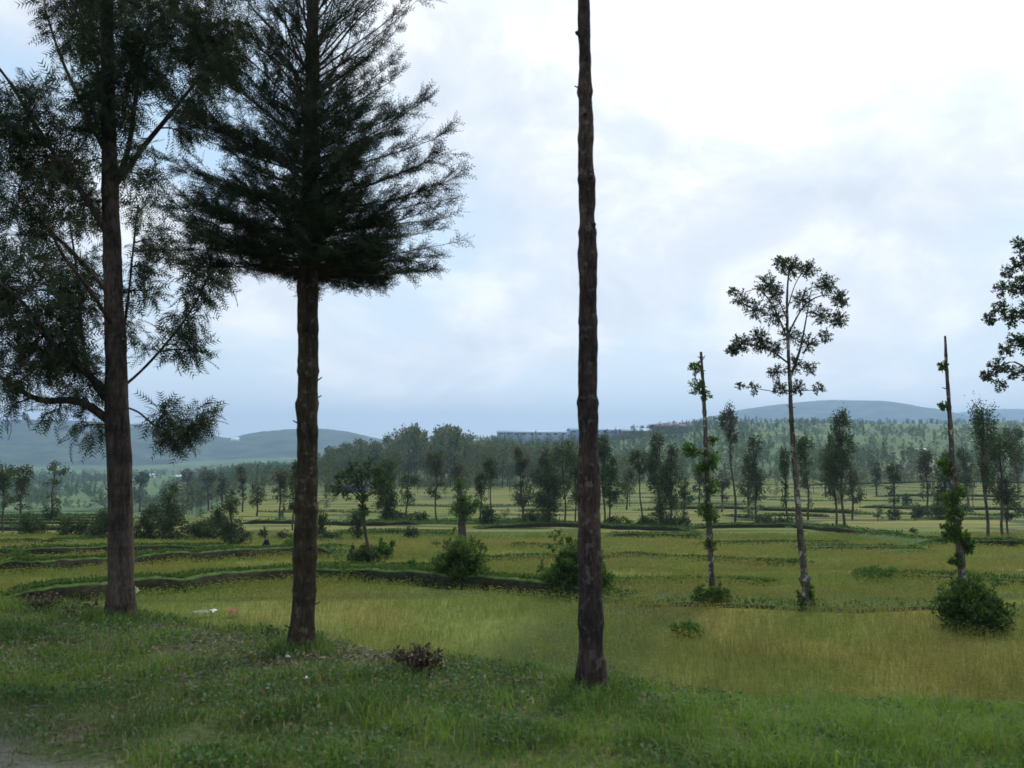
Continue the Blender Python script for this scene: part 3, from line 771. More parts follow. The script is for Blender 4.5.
def bush(name, px, row, w, hgt, label, mats, dens=1.0, leaf=.1, cat='bush', group='bushes in the paddies', lop=0, y=None, shape=RHOMB):
    b = P(px, row) if y is None else at(px, y); y = b[1]; s = y / F
    root = empty(name, b); tag(root, label, cat, group)
    gt, gl = Geo(), Geo()
    Rw, H = w / 2 * s, hgt * s
    ncl = int(18 + 26 * dens)
    for k in range(ncl):
        a = rng.random() * 2 * np.pi; e_ = math.asin(rng.random()); q_ = rng.uniform(.25, 1) ** .6 * .76
        ctr = b + np.array([math.cos(a) * math.cos(e_) * Rw * q_ + lop * Rw, math.sin(a) * math.cos(e_) * Rw * q_, H * max(.1, math.sin(e_) * q_ * 1.0)])
        src = b + np.array([math.cos(a) * Rw * .1, math.sin(a) * Rw * .1, 0])
        sticks(gt if k < 5 else gl.tw(), src, ctr, .02, .008)
        clump(gl, gt, ctr, min(Rw, H) * rng.uniform(.2, .46), int(20 * dens), 8, leaf, shape, ctr - (ctr - src) * .25, .25, 0, 1, .004, tint=rng.uniform(.15, .8))
    for k in range(int(8 + 14 * min(dens, 1.6))):   # stray shoots
        a = rng.random() * 2 * np.pi; el_ = rng.uniform(.1, .95); e = b + np.array([math.cos(a) * math.cos(el_) * Rw * rng.uniform(.9, 1.15), math.sin(a) * math.cos(el_) * Rw, H * (.1 + math.sin(el_) * rng.uniform(.8, 1.05))])
        sticks(gl.tw(), b, e, .012, .004); clump(gl, gt, e, Rw * .14, 7, 7, leaf, shape)
    gt.build('stem', M_twig, root, True, b); gl.build('foliage', mats, root, False, b)
    return b
# pole at 709
yF = P(711, 601)[1]
tufted_pole([(713, 603, 8), (711, 560, 6.6), (708, 500, 6.4), (706, 450, 5.4), (704, 400, 4.4), (701, 352, 3)], yF,
   [(695, 368, 7, 14, M_leafB), (697, 389, 9, 16, M_leafB), (706, 395, 7, 9, M_leafB), (690, 450, 9, 22, M_leafG), (710, 462, 11, 30, M_leafG), (703, 470, 8, 16, M_leafG), (711, 487, 8, 18, M_leafG), (704, 510, 9, 20, M_leafB), (711, 515, 8, 18, M_leafG), (710, 545, 7, 12, M_leafB), (714, 440, 5, 8, M_leafB)],
   'lopped pole-like tree with bright green leaf tufts standing left of the open-crowned tree', P(711, 601))
bush('bush', 711, 604, 34, 20, 'small dark bush wrapped round the foot of the tufted pole tree', M_leafB, .9, .08)
# pole at 945
yH = P(962, 622)[1]
tufted_pole([(964, 625, 9), (962, 575, 8), (957, 520, 7.4), (953, 470, 6.4), (950, 420, 5), (947, 375, 3.8), (945, 336, 2.6)], yH,
   [(942, 366, 4, 8, M_leafB), (944, 405, 4, 8, M_leafB), (951, 500, 9, 22, M_leafB), (959, 492, 6, 14, M_leafG), (950, 530, 10, 30, M_leafB), (962, 540, 10, 28, M_leafB), (955, 515, 8, 20, M_leafB), (948, 470, 6, 12, M_leafB), (968, 548, 6, 12, M_leafB), (943, 462, 5, 9, M_leafB), (956, 560, 7, 12, M_leafB)],
   'slightly bent lopped tree, ivy-clad above a big round bush on the right', P(962, 622))
bush('bush', 972, 630, 70, 60, 'big round dark green bush under the bent ivy-clad pole tree', M_leafB, 2.2, .085)
bush('bush', 985, 628, 44, 28, 'low leafy shrub crowding the right flank of the big round bush', M_leafB, 1.0, .085)
# open crowned tree at 790
bG = P(807, 612); yG = bG[1]
root = empty('tree', bG); tag(root, 'slender open-crowned tree with pale leaning trunk, tallest in the paddies', 'tree', 'trees standing in the paddies')
gt, gl = Geo(), Geo()
cG = trunk_px([(808, 614, 10), (804, 570, 8.5), (800, 530, 7.6), (796, 480, 6.8), (792, 430, 6), (790, 385, 5), (788, 340, 3.6), (787, 300, 3), (789, 265, 1.5)], yG, n=120)
cG[:, 3] *= .78; cG = knobs(flare(cG, .25, .2), list(rng.uniform(cG[0, 2], cG[70, 2], 12)), .28, .06)
tube(gt, cG[:, :3], cG[:, 3], 10, .28, 4); stubs(gt, cG[:80], 16, .12, .01)
for row0, pts, r0 in [(378, [(800, 350, .2), (806, 320, .4), (812, 285, .5)], .05), (365, [(770, 350, -.2), (750, 345, -.4), (735, 345, -.5)], .03), (340, [(775, 310, .3), (760, 290, .5), (745, 292, .6)], .03),
                      (335, [(805, 305, -.3), (825, 295, -.5), (840, 300, -.6)], .03), (310, [(795, 285, 0), (805, 268, 0)], .02), (320, [(775, 290, -.4), (768, 270, -.5)], .02), (395, [(765, 390, 0), (742, 386, 0)], .015), (392, [(815, 390, .1), (826, 388, .1)], .012)]:
    p = curve([tp(cG, row0, yG)] + [W(a, b, yG + dy) for a, b, dy in pts], 14); g = Geo(); tube(g, p, np.linspace(r0, .008, len(p)), 5); g.build('branch', M_barkP, root, True, bG)
for px, rw, r, nt_, dy in [(768, 285, 15, 17, -.3), (790, 268, 14, 18, 0), (808, 270, 12, 14, .3), (780, 262, 9, 9, .2), (825, 285, 15, 17, -.4), (840, 300, 11, 15, -.5), (838, 320, 11, 13, -.5), (820, 315, 13, 13, -.2), (802, 300, 15, 14, .2),
                           (742, 300, 12, 11, .5), (756, 310, 13, 12, .3), (775, 315, 15, 14, 0), (790, 335, 15, 12, .2), (760, 340, 15, 20, -.4), (740, 345, 13, 16, -.5), (775, 350, 11, 10, 0), (732, 350, 7, 7, -.5), (733, 292, 6, 5, .6),
                           (808, 345, 13, 11, .3), (795, 365, 12, 9, .1), (776, 372, 11, 9, 0), (810, 368, 9, 7, .2), (780, 388, 10, 9, 0), (798, 388, 11, 9, .1), (752, 388, 9, 4, 0), (740, 386, 5, 3, 0), (818, 388, 8, 4, .1), (825, 336, 8, 6, -.3), (775, 295, 12, 12, .5)]:
    clump(gl, gt, W(px, rw, yG + dy), r / F * yG, int(nt_ * 5.6), 11, .058, RHOMB, None, .1, .05, 1, .005, .45)
mk(root, gt, gl, bG, M_barkP, M_leafS)
bush('bush', 807, 611, 18, 34, 'narrow clump of shoots at the foot of the leaning open-crowned tree', M_leafB, .35, .07)
# tree at the right edge
bI = at(1062, 22.0)
root = empty('tree', bI); tag(root, 'large leafy tree reaching in from the right-hand edge, only branch ends showing', 'tree', 'trees standing in the paddies')
gt, gl = Geo(), Geo(); yI = 22.0
cI = trunk_px([(1064, 630, 15), (1063, 560, 13), (1062, 480, 12), (1060, 400, 10), (1058, 320, 7), (1056, 250, 3)], yI, n=60)
tube(gt, cI[:, :3], cI[:, 3], 10, .2, 4)
for row0, pts in [(420, [(1040, 385, 0), (1015, 362, 0), (992, 372, 0)]), (370, [(1035, 335, .2), (1015, 310, .3), (995, 322, .4)]), (320, [(1040, 280, -.2), (1022, 255, -.3)]), (380, [(1090, 340, 0), (1115, 320, 0)])]:
    p = curve([tp(cI, row0, yI)] + [W(a, b, yI + dy) for a, b, dy in pts], 14); g = Geo(); tube(g, p, np.linspace(.05, .008, len(p)), 5); g.build('branch', M_barkP, root, True, bI)
for px, rw, r, nt_ in [(1018, 243, 7, 6), (1020, 262, 9, 9), (1008, 272, 8, 8), (1003, 290, 9, 9), (1018, 288, 12, 14), (1000, 308, 10, 11), (990, 318, 7, 8), (1012, 318, 12, 14), (1016, 340, 10, 10), (1006, 350, 9, 9), (998, 366, 10, 12), (988, 376, 7, 8), (1012, 372, 9, 9), (1000, 386, 7, 5),
                       (1030, 250, 14, 18), (1032, 280, 16, 22), (1032, 310, 16, 22), (1030, 345, 16, 20), (1030, 372, 12, 12), (1060, 250, 25, 30), (1065, 300, 30, 40), (1060, 350, 28, 35), (1100, 300, 28, 30), (1095, 350, 25, 25)]:
    clump(gl, gt, W(px, rw, yI + rng.uniform(-.4, .4)), r / F * yI, int(nt_ * 3.8), 10, .07, RHOMB, None, .05, .1, 1, .005, .4)
mk(root, gt, gl, bI, M_barkP, M_leafS)
# bushes on the first bank
bush('bush', 460, 588, 62, 58, 'dense round green bush on the bank in front of the ball-topped tree', M_leafB, 2.4, .085)
bush('bush', 462, 586, 56, 50, 'feathery light green shoots rising through the dense round bush', M_leafG, .6, .085)
bush('bush', 568, 598, 56, 70, 'tall leafy bush half hidden behind the bare pole trunk', M_leafB, 1.6, .10)
bush('bush', 593, 596, 40, 58, 'leafy shoots showing on the right side of the bare pole trunk', M_leafB, .9, .10)
bush('bush', 686, 638, 34, 14, 'low bright green tussock in the near rice right of the pole trunk', M_leafG, .7, .09, 'grass tussock', None, shape=NARROW)
bush('bush', 878, 582, 46, 14, 'wide pale green grass tussock between the right-hand pole trees', M_leafG, .8, .1, 'grass tussock', None, shape=NARROW)
bush('shrub', 12, 562, 34, 11, 'flat dark shrub on the upper terrace at the left edge', M_leafB, .7, .1)

# ------------------------------------------------------------------ mid-distance trees
BASES = {}
def mid_tree(px, rb, rt, w, kind, label, ml=None, group='trees on the far side of the paddies', dens=1.0):
    ml = ml or M_mid
    b = P(px, rb); s = b[1] / F; H = (rb - rt) * s; Wd = w * s
    name = {'bush': 'bush'}.get(kind, 'tree')
    root = empty(name, b); tag(root, label, 'bush' if kind == 'bush' else 'tree', 'bushes in the paddies' if kind == 'bush' else group)
    gt, gl = Geo(), Geo()
    leaf = max(.11, 2.1 * s)
    blobs = []   # (dx, z fraction, rx, rz, dens) in units of Wd and H
    U = rng.uniform
    if kind == 'tuft':   # lopped stem with separate tufts, the top one the fullest
        blobs = [(U(-.08, .08), .84, .42, .15, 1.5), (U(-.1, .1), .70, .34, .09, 1.2)]
        z = .56
        while z > .3: blobs.append((U(-.2, .2), z, U(.2, .36), U(.05, .08), .9)); z -= U(.09, .14)
    elif kind == 'two': blobs = [(U(-.05, .05), .80, .5, .2, 1), (U(-.1, .1), .45, .38, .14, .7), (U(-.1, .1), .58, .2, .08, .4)]
    elif kind == 'oval': blobs = [(0, .86, .26, .14, 1), (U(-.15, .15), .70, .34, .13, 1), (U(-.2, .2), .56, .40, .13, 1), (U(-.2, .2), .42, .36, .11, .8), (U(-.2, .2), .33, .24, .06, .5)]
    elif kind == 'full': blobs = [(0, .84, .28, .15, 1), (U(-.15, .15), .62, .45, .2, 1), (U(-.15, .15), .42, .46, .2, 1), (U(-.15, .15), .22, .42, .2, 1), (0, .08, .34, .1, .8)]
    elif kind == 'tier': blobs = [(.1, .86, .42, .12, 1), (-.15, .64, .38, .08, .8), (-.28, .44, .34, .045, .6), (0, .16, .5, .14, .9), (.05, .3, .25, .08, .6)]
    elif kind == 'ball': blobs = [(0, .72, .5, .28, 1.1)]
    elif kind == 'thin': blobs = [(0, .86, .42, .13, 1.5), (.1, .74, .34, .07, 1), (0, .6, .15, .05, .3)]
    elif kind == 'pole': blobs = [(0, .85, .35, .08, .6), (.1, .6, .3, .05, .4), (-.1, .4, .3, .05, .4)]
    elif kind == 'umb': blobs = [(-.22, .84, .28, .13, 1), (.18, .82, .3, .14, 1), (-.3, .68, .22, .1, .8), (.05, .70, .34, .12, 1), (.28, .6, .2, .1, .7), (0, .52, .16, .09, .7)]
    elif kind == 'bush': blobs = [(-.2, .38, .3, .38, 1), (.18, .36, .32, .36, 1), (0, .62, .3, .34, 1)]
    lean = U(-.06, .06) * H
    if kind != 'bush':
        n = 9; zz = np.linspace(-.02, .93, n); r0 = max(.8 * s, .006 * H + .04)
        p = np.stack([b[0] + lean * np.maximum(zz, 0) ** 1.5 + .012 * H * np.sin(zz * 9 + px), b[1] + 0 * zz, b[2] + H * zz], -1)
        tube(gt, p, np.linspace(r0 * 1.25, r0 * .45, n), 6, .15, int(px))
        if kind in ('oval', 'umb', 'two') and U(0, 1) < .5: tube(gt, p + np.array([Wd * .12, .3, 0]) * zz[:, None], np.linspace(r0, r0 * .2, n), 5)
    for dx, zf, rx, rz, dn in blobs:
        c = b + np.array([dx * Wd + lean * zf ** 1.5, U(-.1, .1) * Wd, zf * H]); ry = rx * .9
        rad = np.array([rx * Wd, ry * Wd, rz * H])
        ns = max(4, int(7 * dn + rx * rz * 30))
        sub = c + rdir(ns) * rad * (U(.2, 1, (ns, 1)) ** .6) * .85
        N_ = int(dens * dn * 4.2 * math.pi * rad[0] * rad[2] / (leaf * leaf * .38)); N_ = max(40, min(N_, 6000))
        k = rng.integers(0, ns, N_)
        pos = sub[k] + rng.normal(size=(N_, 3)) * rad * .24
        pos[:, 2] = np.maximum(pos[:, 2], b[2] + .03)
        d = unit(pos - c) + rdir(N_) * .8
        leaves(gl, pos, d, leaf * U(.6, 1.25, N_), shape_rhomb(.3), np.clip(rng.normal(.45, .25, N_) + (rng.random(ns) - .5)[k] * .4, 0, 1), .3)
        a0 = b + np.array([lean * max(.1, zf - rz) ** 1.5, 0, H * max(0, zf - rz * 1.1)])
        sticks(gl.tw(), np.repeat(a0[None], min(ns, 9), 0), sub[:9], max(.012, .0035 * H), .008)
    gt.build('stem' if kind == 'bush' else 'trunk', M_barkM, root, True, b)
    gl.build('foliage' if kind == 'bush' else 'crown', ml, root, False, b)
    return b
MT = [
 (3, 533, 462, 27, 'tuft', 'ragged tree cut by the left edge beyond the terraces', M_midG),
 (20, 527, 466, 20, 'tuft', 'dark tufted tree, second from the left edge beyond the terraces', None),
 (51, 521, 461, 20, 'tier', 'small tiered tree with gaps between its foliage layers at far left', None),
 (75, 537, 514, 34, 'bush', 'light green spreading bush right of the tiered tree', M_midG),
 (30, 536, 512, 34, 'bush', 'pale bush in front of the two trees at the left edge', M_midG),
 (112, 540, 503, 40, 'bush', 'tall bush just left of the thick brown trunk', M_midG),
 (95, 538, 524, 24, 'bush', 'low dark bush between the light bush and the thick brown trunk', None),
 (139, 512, 470, 18, 'tuft', 'hazy tree just right of the thick brown trunk', None),
 (150, 541, 508, 34, 'bush', 'very dark round bush right of the thick brown trunk', None),
 (169, 542, 484, 36, 'full', 'dark conical tree growing out of the very dark bush', None),
 (188, 507, 470, 14, 'tuft', 'slim pinkish tree, first right of the dark conical tree', M_midP),
 (208, 511, 470, 20, 'tuft', 'pinkish tree behind the pale bush', M_midP),
 (222, 508, 474, 16, 'oval', 'grey green tree between the pinkish tree and the stacked dark tree', None),
 (197, 541, 521, 32, 'bush', 'pale fluffy bush left of the stacked dark tree', M_midG),
 (213, 540, 514, 36, 'bush', 'mid green bush leaning on the stacked dark tree', None),
 (231, 547, 492, 26, 'full', 'dark green tree like two stacked balls left of the cypress trunk', M_mid),
 (240, 546, 526, 22, 'bush', 'round bush at the foot of the stacked dark tree', None),
 (243, 512, 467, 14, 'tuft', 'slim brownish tree behind the stacked dark tree', M_midP),
 (263, 539, 527, 9, 'bush', 'tiny upright shrub above the crouching figure', None),
 (257, 516, 482, 20, 'oval', 'pale tree between the slim brownish tree and the cypress trunk', M_midP),
 (283, 541, 530, 20, 'bush', 'small dark bush left of the cypress trunk', None),
 (291, 554, 538, 24, 'bush', 'bright green bush touching the left side of the cypress trunk', M_leafG),
 (280, 521, 468, 24, 'tuft', 'tall pale tree left of the cypress trunk', M_midP),
 (293, 530, 460, 16, 'oval', 'dark tree with its side hidden by the cypress trunk', M_midG),
 (322, 538, 508, 14, 'bush', 'upright shrub right of the cypress trunk', M_midG),
 (331, 541, 531, 24, 'bush', 'low dark bush right of the cypress trunk', None),
 (358, 541, 505, 15, 'bush', 'dark shrub behind the slanting sapling', None),
 (386, 522, 455, 26, 'full', 'broad dark tree behind the slanting tree', M_midG),
 (388, 505, 458, 14, 'ball', 'tree with one dark knob on top behind the slanting tree', M_mid),
 (406, 521, 474, 20, 'two', 'round-topped tree over a pale lower tuft', None),
 (411, 540, 525, 16, 'bush', 'lone round shrub on open rice left of the round bush', None),
 (395, 521, 508, 30, 'bush', 'flat bushes at the foot of the round-topped tree', M_midG),
 (419, 522, 510, 24, 'bush', 'low bush right of the round-topped tree', M_midG),
 (436, 523, 450, 22, 'tuft', 'tufted tree with shaggy silvery top left of the ball-topped tree', M_midP),
 (457, 515, 463, 20, 'tuft', 'pale feathery tree behind the ball-topped tree', M_midP),
 (481, 523, 474, 16, 'tuft', 'thin tree with small tufts right of the ball-topped tree', None),
 (491, 524, 457, 19, 'thin', 'bare-stemmed tree with dark oval head right of the ball-topped tree', None),
 (487, 524, 506, 28, 'bush', 'bush at the foot of the tree with dark oval head', M_midG),
 (522, 522, 446, 20, 'tuft', 'light tufted tree left of the big dark clump', M_midP),
 (524, 521, 486, 26, 'ball', 'round-crowned sapling in front of the light tufted tree', M_midG),
 (549, 526, 446, 36, 'full', 'broad dark tree, biggest of the clump left of the pole trunk', None),
 (565, 525, 441, 26, 'two', 'dark tree just right of the broad dark tree', None),
 (534, 525, 508, 30, 'bush', 'dark rounded bush left of the broad dark tree', None),
 (576, 524, 456, 18, 'tuft', 'ragged tree touching the left side of the pole trunk', M_midG),
 (604, 525, 430, 20, 'tuft', 'dark tree peeping out right of the pole trunk', None),
 (609, 526, 458, 28, 'oval', 'green tree beside the right side of the pole trunk', M_midG),
 (627, 510, 468, 14, 'tuft', 'pale slender tree in the haze right of the pole trunk', M_midP),
 (642, 525, 450, 18, 'thin', 'bare-stemmed tree with small dark crown, left of the twin dark trees', None),
 (660, 527, 430, 30, 'oval', 'left of the twin tall dark trees near the tufted pole tree', None),
 (671, 529, 444, 26, 'full', 'right of the twin tall dark trees near the tufted pole tree', M_mid),
 (684, 518, 480, 18, 'oval', 'pale low tree right of the twin dark trees', M_midG),
 (618, 527, 515, 28, 'bush', 'low bush right of the pole trunk at the end of the field', M_midG),
 (652, 528, 514, 34, 'bush', 'bush under the twin dark trees, left side', M_midG),
 (680, 528, 514, 24, 'bush', 'bush under the twin dark trees, right side', None),
 (735, 525, 406, 20, 'thin', 'very tall thin-stemmed tree with pale oval head', M_midP),
 (757, 524, 438, 26, 'oval', 'dark tree with leaning top left of the open-crowned tree', None),
 (748, 518, 466, 22, 'oval', 'pale rounded tree behind the dark leaning-topped tree', M_midP),
 (787, 525, 447, 13, 'tuft', 'slim dark tree just left of the leaning pale trunk', None),
 (809, 520, 436, 19, 'tuft', 'hazy feathery tree just right of the leaning pale trunk', M_midG),
 (766, 526, 513, 20, 'bush', 'small bush at the foot of the dark leaning-topped tree', None),
 (785, 526, 516, 30, 'bush', 'low bush left of the leaning pale trunk', M_midG),
 (844, 530, 412, 36, 'oval', 'largest dark dense tree standing alone right of the open-crowned tree', None),
 (836, 526, 432, 26, 'oval', 'darker companion close behind the largest dense tree', None),
 (853, 520, 462, 22, 'oval', 'pale hazy tree behind the largest dense tree', M_midP),
 (895, 517, 465, 17, 'tuft', 'small tree alone in the open fields left of the bent pole tree', None),
 (895, 520, 507, 14, 'bush', 'little bush beneath the small lone tree', None),
 (907, 507, 494, 9, 'bush', 'tiny conical shrub right of the small lone tree', None),
 (919, 518, 505, 18, 'bush', 'small round bush on open rice left of the bent pole tree', None),
 (914, 534, 528, 9, 'bush', 'tiny dark bush on the near bank left of the bent pole tree', None),
 (928, 516, 450, 18, 'tuft', 'pale leaning hazy tree left of the bent pole tree', M_midP),
 (945, 516, 452, 26, 'full', 'hazy leafy tree partly behind the bent pole tree', M_midG),
 (968, 510, 446, 20, 'oval', 'hazy tree right of the bent pole tree', M_mid),
 (987, 538, 400, 26, 'two', 'tall dark tree with airy top, left of the right-hand pair', None),
 (1003, 536, 430, 38, 'two', 'dark round-crowned tree, right of the right-hand pair', None),
 (1008, 536, 480, 26, 'oval', 'lower leafy stem beside the dark round-crowned tree', M_mid),
 (1018, 500, 424, 18, 'tuft', 'thin hazy tree at the right edge of the far field', M_mid),
 (877, 496, 462, 14, 'oval', 'dark rounded tree in haze right of the largest dense tree', None),
 (826, 497, 455, 14, 'oval', 'dark hazy tree left of the largest dense tree', None),
 (942, 520, 502, 30, 'bush', 'wide bush in the fields just left of the bent pole tree', M_midG),
 (961, 514, 502, 20, 'bush', 'dark bush right of the bent pole tree in the far fields', None),
 (700, 514, 468, 16, 'tuft', 'pale tree showing just left of the tufted pole tree', M_midP),
 (722, 512, 474, 18, 'tuft', 'short hazy tree between the tufted pole and the thin-stemmed tree', M_midP),
]
for px, rb, rt, w, kd, lb, m_ in MT: mid_tree(px, rb, rt, w, kd, lb, m_)

# ball-topped pollard (463) and slanting tree (365)
bb = P(463, 545); yb = bb[1]
root = empty('tree', bb); tag(root, 'ball-topped pollard tree rising behind the dense round bush', 'tree', 'lopped trees standing in the paddies')
gt, gl = Geo(), Geo(); c = trunk_px([(463, 547, 8), (462, 530, 8), (461, 505, 4), (460, 485, 2)], yb, n=30); tube(gt, c[:, :3], c[:, 3], 8, .2, 3)
for px, rw, r, nt_ in [(457, 510, 9, 30), (470, 508, 9, 30), (463, 500, 10, 34), (464, 516, 9, 26), (476, 504, 5, 10), (460, 486, 5, 14), (459, 481, 3, 8)]:
    clump(gl, gt, W(px, rw, yb), r / F * yb, int(nt_ * 2), 9, .15, RHOMB, None, .1, 0, 1, .01)
mk(root, gt, gl, bb, M_barkM, M_leafG)
bb = P(372, 567); yb = bb[1]
root = empty('tree', bb); tag(root, 'slanting thin-stemmed tree with broad irregular crown near the cypress', 'tree', 'trees standing in the paddies')
gt, gl = Geo(), Geo(); c = trunk_px([(373, 568, 3.4), (369, 550, 2.8), (365, 530, 3), (363, 508, 2.8), (362, 485, 2.2), (360, 465, 1.4)], yb, n=40); tube(gt, c[:, :3], c[:, 3], 7, .3, 3)
for row0, e in [(505, (343, 485)), (500, (385, 488)), (495, (352, 470)), (490, (376, 470))]:
    limb(gt, tp(c, row0, yb), W(*e, yb + rng.uniform(-.5, .5)), .04, .015, .05)
for px, rw, r, nt_ in [(343, 478, 9, 26), (338, 488, 7, 16), (352, 468, 9, 26), (355, 482, 9, 26), (366, 475, 9, 24), (378, 472, 9, 24), (386, 482, 8, 22), (375, 488, 9, 22), (362, 497, 7, 20), (348, 495, 6, 12), (384, 495, 6, 10), (363, 508, 5, 16), (366, 515, 4, 12), (370, 463, 7, 10), (336, 496, 3, 5)]:
    clump(gl, gt, W(px, rw, yb + rng.uniform(-.6, .6)), r / F * yb, int(nt_ * 1.3), 9, .13, RHOMB, None, .1, 0, 1, .01)
mk(root, gt, gl, bb, M_barkM, M_midG)
bush('bush', 362, 566, 34, 22, 'sprawling leafy shrub at the foot of the slanting tree', M_midG, .6, .13)
bush('bush', 383, 560, 20, 30, 'thin leafy shoot right of the foot of the slanting tree', M_leafG, .3, .13)
bush('shrub', 411, 575, 10, 16, 'tiny upright sprig on the bank left of the round bush', M_leafG, .1, .1)

# ------------------------------------------------------------------ the far wood
def wood_proto(seed, H, Wd, kind):
    global rng
    keep = rng; rng = np.random.default_rng(seed)
    g = Geo(); leaf = .85
    nb = 5 if kind != 'col' else 6
    for k in range(nb):
        zf = .35 + .55 * k / (nb - 1); rx = Wd / 2 * (1 - .35 * abs(zf - .6) / .4) * (.75 if kind == 'col' else 1)
        c = np.array([rng.uniform(-.2, .2) * Wd, rng.uniform(-.2, .2) * Wd, H * zf]); rad = np.array([rx * .8, rx * .8, H * .13])
        ns = 7; sub = c + rdir(ns) * rad * .8; n_ = int(95 * Wd / 8)
        kk = rng.integers(0, ns, n_); pos = sub[kk] + rng.normal(size=(n_, 3)) * rad * .25
        leaves(g, pos, rdir(n_), leaf * rng.uniform(.6, 1.3, n_), shape_rhomb(.4), np.clip(rng.normal(.45, .25, n_), 0, 1), .3)
    V = np.concatenate(g.V); T = np.concatenate(g.T); t = np.concatenate(g.tt)
    g2 = Geo(); n = 5; z = np.linspace(-.05, .8, n)
    tube(g2, np.stack([0 * z, 0 * z, z * H], -1), np.linspace(.28, .08, n), 5, cap=False)
    rng = keep
    return V, T, t, np.concatenate(g2.V), np.concatenate(g2.Q)
PROT = [wood_proto(100 + k, 20, w, kd) for k, (w, kd) in enumerate([(10, 'r'), (8, 'r'), (12, 'r'), (6, 'col'), (7, 'col'), (9, 'r'), (14, 'r'), (5, 'col')])]
protomesh = []
for k, (V, T, t, V2, Q2) in enumerate(PROT):
    me = mesh_np('wood_tree', np.concatenate([V, V2]), [T, Q2 + len(V)], [M_wood, M_barkM], None, np.concatenate([t, np.full(len(Q2), .5)]), False, None, np.concatenate([np.zeros(len(T)), np.ones(len(Q2))]))
    protomesh.append(me.data); bpy.data.objects.remove(me)
CONT = [(120, 484), (180, 480), (215, 474), (250, 476), (285, 468), (300, 458), (330, 446), (360, 440), (380, 441), (387, 452), (392, 430), (415, 424), (432, 430), (452, 426), (466, 434), (480, 441), (500, 439), (520, 444), (560, 440), (590, 446), (620, 452), (650, 456), (690, 452), (720, 458), (760, 462), (820, 466), (860, 470), (900, 474), (940, 462), (980, 460), (1024, 452), (1060, 448)]
cx, cy_ = [c[0] for c in CONT], [c[1] for c in CONT]
mass = [[], [], [], []]; nm = 0
placed = 0
def place(b, H, wscale, idx, individual, label, group, cat='tree'):
    s = H / 20.0; a = rng.random() * 6.28
    if individual:
        o = bpy.data.objects.new('tree', protomesh[idx]); C.objects.link(o); o.location = b; o.scale = (s * wscale, s * wscale, s); o.rotation_euler = (0, 0, a)
        tag(o, label, cat, group)
    return s, a
class Mass:
    def __init__(s): s.g = Geo(); s.t = Geo()
    def add(s, b, H, ws, idx):
        V, T, t, V2, Q2 = PROT[idx]; k = H / 20.0; a = rng.random() * 6.28; ca, sa = math.cos(a), math.sin(a)
        R = np.array([[ca, -sa, 0], [sa, ca, 0], [0, 0, 1]]); S = np.array([k * ws, k * ws, k])
        s.g.tris((V * S) @ R.T + b, T, np.clip(t * .7 + rng.uniform(-.2, .55), 0, 1))
# front rank: one object a tree
pxs = np.concatenate([np.arange(176, 470, 4.6), np.arange(470, 1060, 6.4)])
for k, px in enumerate(pxs):
    px = px + rng.uniform(-3, 3)
    top = np.interp(px, cx, cy_) + abs(rng.normal()) * 9 + 1
    y = rng.uniform(400, 455) if px > 250 else rng.uniform(300, 400)
    b = at(px, y); H = (b[2] * 0 + (HZ - top) * y / F + EYE) - b[2]
    if H < 5: H = 5 + rng.random() * 3
    idx = int(rng.integers(0, 8))
    lab = ('hazy tree in the front rank of the distant wood' if 250 < px < 620 else 'hazy tree among those edging the left part of the far plain' if px <= 250 else 'hazy tree in the long row below the right-hand hillside')
    place(b, H, rng.uniform(.7, 1.05), idx, True, lab, {True: 'trees edging the distant wood', False: 'trees in the row below the hillside'}[250 < px < 620] if px > 250 else 'trees edging the left of the far plain')
for k in range(46):
    px = rng.uniform(250, 1040); y = rng.uniform(170, 370); b = at(px, y)
    place(b, rng.uniform(6, 13), rng.uniform(.35, .8), int(rng.integers(0, 8)), True, 'slender hazy tree scattered over the far paddies in front of the wood', 'scattered trees on the far paddies')
for k in range(60):
    px = rng.uniform(130, 1040); y = rng.uniform(115, 330); b = at(px, y); b[2] -= .5
    o = bpy.data.objects.new('bush', protomesh[int(rng.integers(0, 8))]); C.objects.link(o); o.location = b; h_ = rng.uniform(1.6, 3.4) / 20; o.scale = (h_ * 2, h_ * 2, h_); o.rotation_euler = (0, 0, rng.random() * 6)
    tag(o, 'low hazy bush dotted along the edges of the far paddies', 'bush', 'bushes along the far paddy edges')
w1 = Mass()
for k in range(420):
    px = rng.uniform(262, 625); y = rng.uniform(440, 620)
    top = np.interp(px, cx, cy_) + rng.random() ** 1.3 * 22
    b = at(px, y); H = ((HZ - top) * y / F + EYE) - b[2]
    if H < 4: continue
    w1.add(b, min(H, 38), rng.uniform(.7, 1.1), int(rng.integers(0, 8)))
for k in range(420):
    px = rng.uniform(180, 1100); y = rng.uniform(370, 440); w1.add(at(px, y), rng.uniform(2.5, 7), rng.uniform(1.2, 2.4), int(rng.integers(0, 8)))
for k in range(260):
    px = rng.uniform(600, 1120); y = rng.uniform(430, 600); b = at(px, y); w1.add(b, rng.uniform(7, 17), rng.uniform(.8, 1.2), int(rng.integers(0, 8)))
tag(w1.g.build('wood', M_wood), 'dense hazy wood filling the distance behind the paddies', 'wood', kind='stuff')
w2 = Mass()
for k in range(90):
    px = rng.uniform(480, 700); y = rng.uniform(780, 950); w2.add(at(px, y), rng.uniform(7, 17), rng.uniform(.8, 1.3), int(rng.integers(0, 8)))
